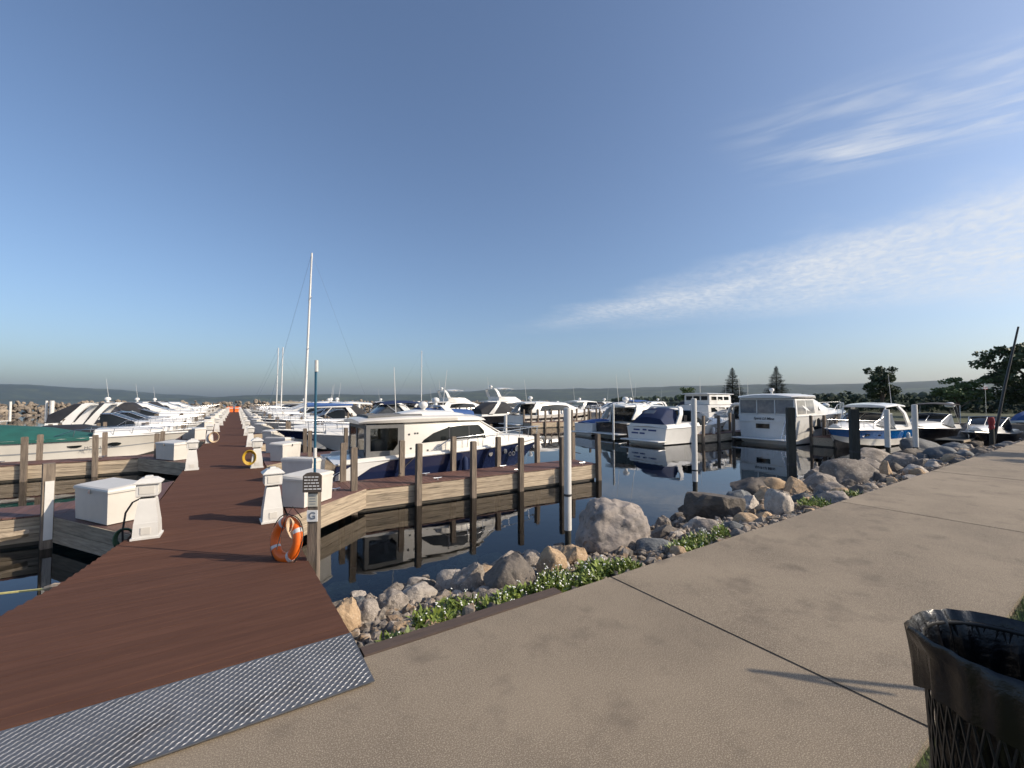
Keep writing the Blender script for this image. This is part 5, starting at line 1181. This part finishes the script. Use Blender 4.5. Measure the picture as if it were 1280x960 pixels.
# ================================================================== trees, park furniture
def tree(label, base, hgt, crown, trunk, mat, seed, n=4200, leaf=.34, cz=.35, group='park trees'):
    """crown = list of ellipsoid clumps (dx, dy, z fraction, rx, rz)"""
    r = random.Random(seed); t = thing('broadleaf_tree', label, 'tree', base, 0, group)
    b = MB(); b.tube([(0, 0, -.3), (.06 * r.uniform(-1, 1), .05, hgt * .25), (.1 * r.uniform(-1, 1), 0, hgt * .55), (0, 0, hgt * .8)], trunk, 8, trunk * .3)
    for dx, dy, zf, rx, rz in crown: b.tube([(0, 0, hgt * max(.15, zf - .25)), (dx * .5, dy * .5, hgt * (zf - .08)), (dx * .9, dy * .9, hgt * zf)], trunk * .35, 5, trunk * .1)
    b.build('trunk', 'bark', t, 60)
    f = MB(); tot = sum(c[3] ** 2 * c[4] for c in crown)
    for dx, dy, zf, rx, rz in crown:
        m = int(n * rx ** 2 * rz / tot); sub = [(Vector((r.gauss(0, 1), r.gauss(0, 1), r.gauss(0, 1))).normalized() * r.uniform(.45, .95), r.uniform(.25, .45)) for _ in range(9)]
        for i in range(m):
            c0, s0 = r.choice(sub); d = c0 + Vector((r.gauss(0, 1), r.gauss(0, 1), r.gauss(0, 1))).normalized() * s0 * r.random() ** .4
            c = Vector((dx + d.x * rx, dy + d.y * rx, hgt * zf + d.z * rz)); u = Vector((r.gauss(0, 1), r.gauss(0, 1), r.gauss(0, .6))).normalized(); v = u.cross(Vector((r.gauss(0, 1), r.gauss(0, 1), r.gauss(0, 1)))).normalized(); l = leaf * r.uniform(.5, 1.1)
            f.add([c - u * l * .5, c + v * l * .35, c + u * l * .5, c - v * l * .35], [(0, 1, 2, 3)])
    tag(f.build('crown', mat, t, flip=False), kind='stuff'); return t
def spruce(label, base, hgt, seed):
    r = random.Random(seed); t = thing('spruce_tree', label, 'tree', base, 0, 'park trees')
    part('trunk', 'bark', t, lambda b: b.tube([(0, 0, -.3), (0, 0, hgt)], .16, 8, .02)); f = MB(); lv = 34
    for k in range(lv):
        z = hgt * (.10 + .89 * k / lv); R0 = (hgt - z) * .41 * r.uniform(.75, 1.12) + .05
        for j in range(30):
            a = r.uniform(0, 6.28); l = R0 * r.uniform(.55, 1.2); dr = Vector((math.cos(a), math.sin(a), 0)); sd = Vector((-dr.y, dr.x, 0))
            p0 = Vector((0, 0, z)); p1 = dr * l * .6 + Vector((0, 0, z - l * .08)); p2 = dr * l + Vector((0, 0, z - l * .12 + .1))
            for q in range(7):
                s = q / 6; c = (p0 + (p1 - p0) * s * 1.6) if s < .62 else p1 + (p2 - p1) * (s - .62) / .38; w = (.16 + .30 * s) * (.22 + 1.3 * (hgt - z) / hgt)
                kk = .15 + (hgt - z) / hgt
                for sg in (1, -1): f.add([c, c + sd * sg * w + dr * .14 * kk + Vector((0, 0, -.07)), c + dr * .2 * kk + Vector((0, 0, -.02))], [(0, 1, 2)])
                f.add([c, c + dr * .16 * kk + Vector((0, 0, -.16 * kk)), c + dr * .2 * kk], [(0, 1, 2)])
    tag(f.build('crown', 'spruce_needle', t, flip=False), kind='stuff'); return t
spruce('left of the two dark spruces behind the slips', polar(916, 75, .25), 6.9, 1)
spruce('right of the two dark spruces, behind the large white yacht', polar(971, 75, .25), 6.9, 2)
def ht(top, d, px): return 2 + (500 - top) / FPX * d * math.cos(math.atan((px - 640) / FPX)) - .25
tree('dark dense broadleaf tree standing alone in the park', polar(1103, 80, .25), ht(454, 80, 1103), [(-.2, 0, .80, 1.7, 1.5), (.9, .3, .66, 1.9, 1.2), (-1.6, 0, .52, 1.5, 1.1), (1.9, 0, .42, 1.4, 1.0), (0, .5, .45, 2.2, 1.3), (-1.0, -.5, .66, 1.6, 1.2)], .3, 'tree_leaf', 11, 7000, .36)
tree('wide flat-crowned pale green tree left of the leaning pole', polar(1197, 62, .25), ht(471, 62, 1197), [(-2.2, .3, .62, 1.7, .5), (0, 0, .82, 2.0, .7), (2.0, -.6, .70, 1.7, .6), (1.0, -.3, .52, 2.0, .6), (-1.0, 0, .60, 1.8, .6), (3.0, -1.0, .46, 1.2, .5)], .2, 'tree_leaf_pale', 12, 4200, .32)
tree('large dark tree at the right edge', polar(1290, 66, .25), ht(430, 66, 1290), [(-2.6, 1.6, .76, 2.0, 1.2), (-.6, .3, .82, 2.8, 1.7), (2.2, -1, .78, 3.2, 2.0), (-1.5, 1, .46, 2.8, 1.7), (1.5, -1, .42, 3.4, 1.9), (4.5, -2, .5, 3.4, 2.2)], .4, 'tree_leaf', 13, 13000, .42)
tree('low yellowish green tree beyond the trawler', polar(861, 95, .25), ht(482, 95, 861), [(0, 0, .7, 1.9, 1.2), (-1, 0, .45, 1.6, 1.0), (1.1, 0, .5, 1.6, 1.0)], .18, 'tree_leaf_pale', 14, 1600, .4)
tree('shade tree outside the picture at right that shades the walkway', (31.0, -4.6, -.2), 7.5, [(0, 0, .8, 2.3, 1.6), (1.5, -1, .65, 2.1, 1.3), (-1.3, .6, .66, 2.0, 1.3)], .22, 'tree_leaf', 15, 3600, .36)
for px, d, top, lab in ((1032, 56, 504, 'park lamp with white globe left of the blue hulled boat'), (1187, 52, 503, 'park lamp with white globe under the pale green tree')):
    t = thing('park_lamp', lab, 'lamp', polar(px, d, .2)); hh = ht(top, d, px)
    part('post', 'dark_pile', t, lambda b: b.tube([(0, 0, 0), (0, 0, hh - .35)], .07, 8, .05)); part('globe', 'lamp_glass', t, lambda b: b.lathe([(.08, hh - .4), (.3, hh - .32), (.36, hh - .15), (.22, hh + .02), (.05, hh + .06)], 12), 50)
# leaning dark pole at the right with red cloth at its foot
p0 = polar(1238, 36, -.3); t = thing('leaning_pole', 'long dark pole leaning right over the rocks, red cloth near its foot', 'pole', p0)
rgt = Vector((math.cos(YAW), -math.sin(YAW), 0)); dd_ = depth(p0)
tip = rgt * (39 / FPX * dd_) + Vector((0, 0, EYE + (500 - 408) / FPX * dd_ + .3))
part('shaft', 'mesh_steel_black', t, lambda b: b.tube([(0, 0, -.4), tip * .5, tip], .075, 8, .045))
part('red_cloth', 'red_cloth', t, lambda b: b.lathe([(.09, .9), (.12, .85), (.15, .66), (.11, .45), (.13, .28), (.07, .2)], 9, (-.03, 0, .45))); part('support_pile', 'dark_pile', t, lambda b: b.tube([(0, 0, -.8), (.02, 0, 1.0)], .11, 8))
t = thing('flag', 'small red and white flag in front of the large dark tree', 'flag', polar(1232, 60, .2)); part('staff', 'steel', t, lambda b: b.tube([(0, 0, 0), (0, 0, 3.2)], .018, 6))
for k in range(4): boxpart('stripe', 'red_cloth' if k % 2 else 'sign_white', t, (.2, 0, 3.1 - .09 * k), (.4, .02, .088), rz=R(-30))
t = thing('low_dock', 'low dark dock with pale edge in front of the dark boats at right', 'dock', (41, 9, WATER))
boxpart('deck', 'dark_pile', t, (0.5, -1.6, .42), (12, 1.2, .06)); boxpart('edge', 'weathered_wood', t, (.5, -2.22, .40), (12, .06, .12))
for k in range(5): part('pile', 'dark_pile', t, lambda b: b.tube([(-5 + 2.7 * k, -1.9, -1.5), (-5 + 2.7 * k, -1.9, .42)], .12, 6))
lt = MB(); lt.tube([(-3.0, -2.0, .4), (-3.0, -2.0, 1.35), (-2.6, -2.0, 1.6)], .05, 6); lt.build('handrail', 'steel', t)

# ================================================================== haze over the lake
hz = MB().box((0, 3500, 90), (16000, 8400, 190)); 
hm = bpy.data.materials.new('haze'); hm.use_nodes = True; hn = hm.node_tree; hn.nodes.clear()
ho = hn.nodes.new('ShaderNodeOutputMaterial'); pv = hn.nodes.new('ShaderNodeVolumePrincipled'); pv.inputs['Color'].default_value = (.62, .77, 1.0, 1); pv.inputs['Density'].default_value = 0.00005; pv.inputs['Anisotropy'].default_value = .25
hn.links.new(pv.outputs[0], ho.inputs['Volume']); M['haze'] = hm
tag(hz.build('haze', 'haze'), 'thin summer haze over the lake', 'haze', kind='stuff')
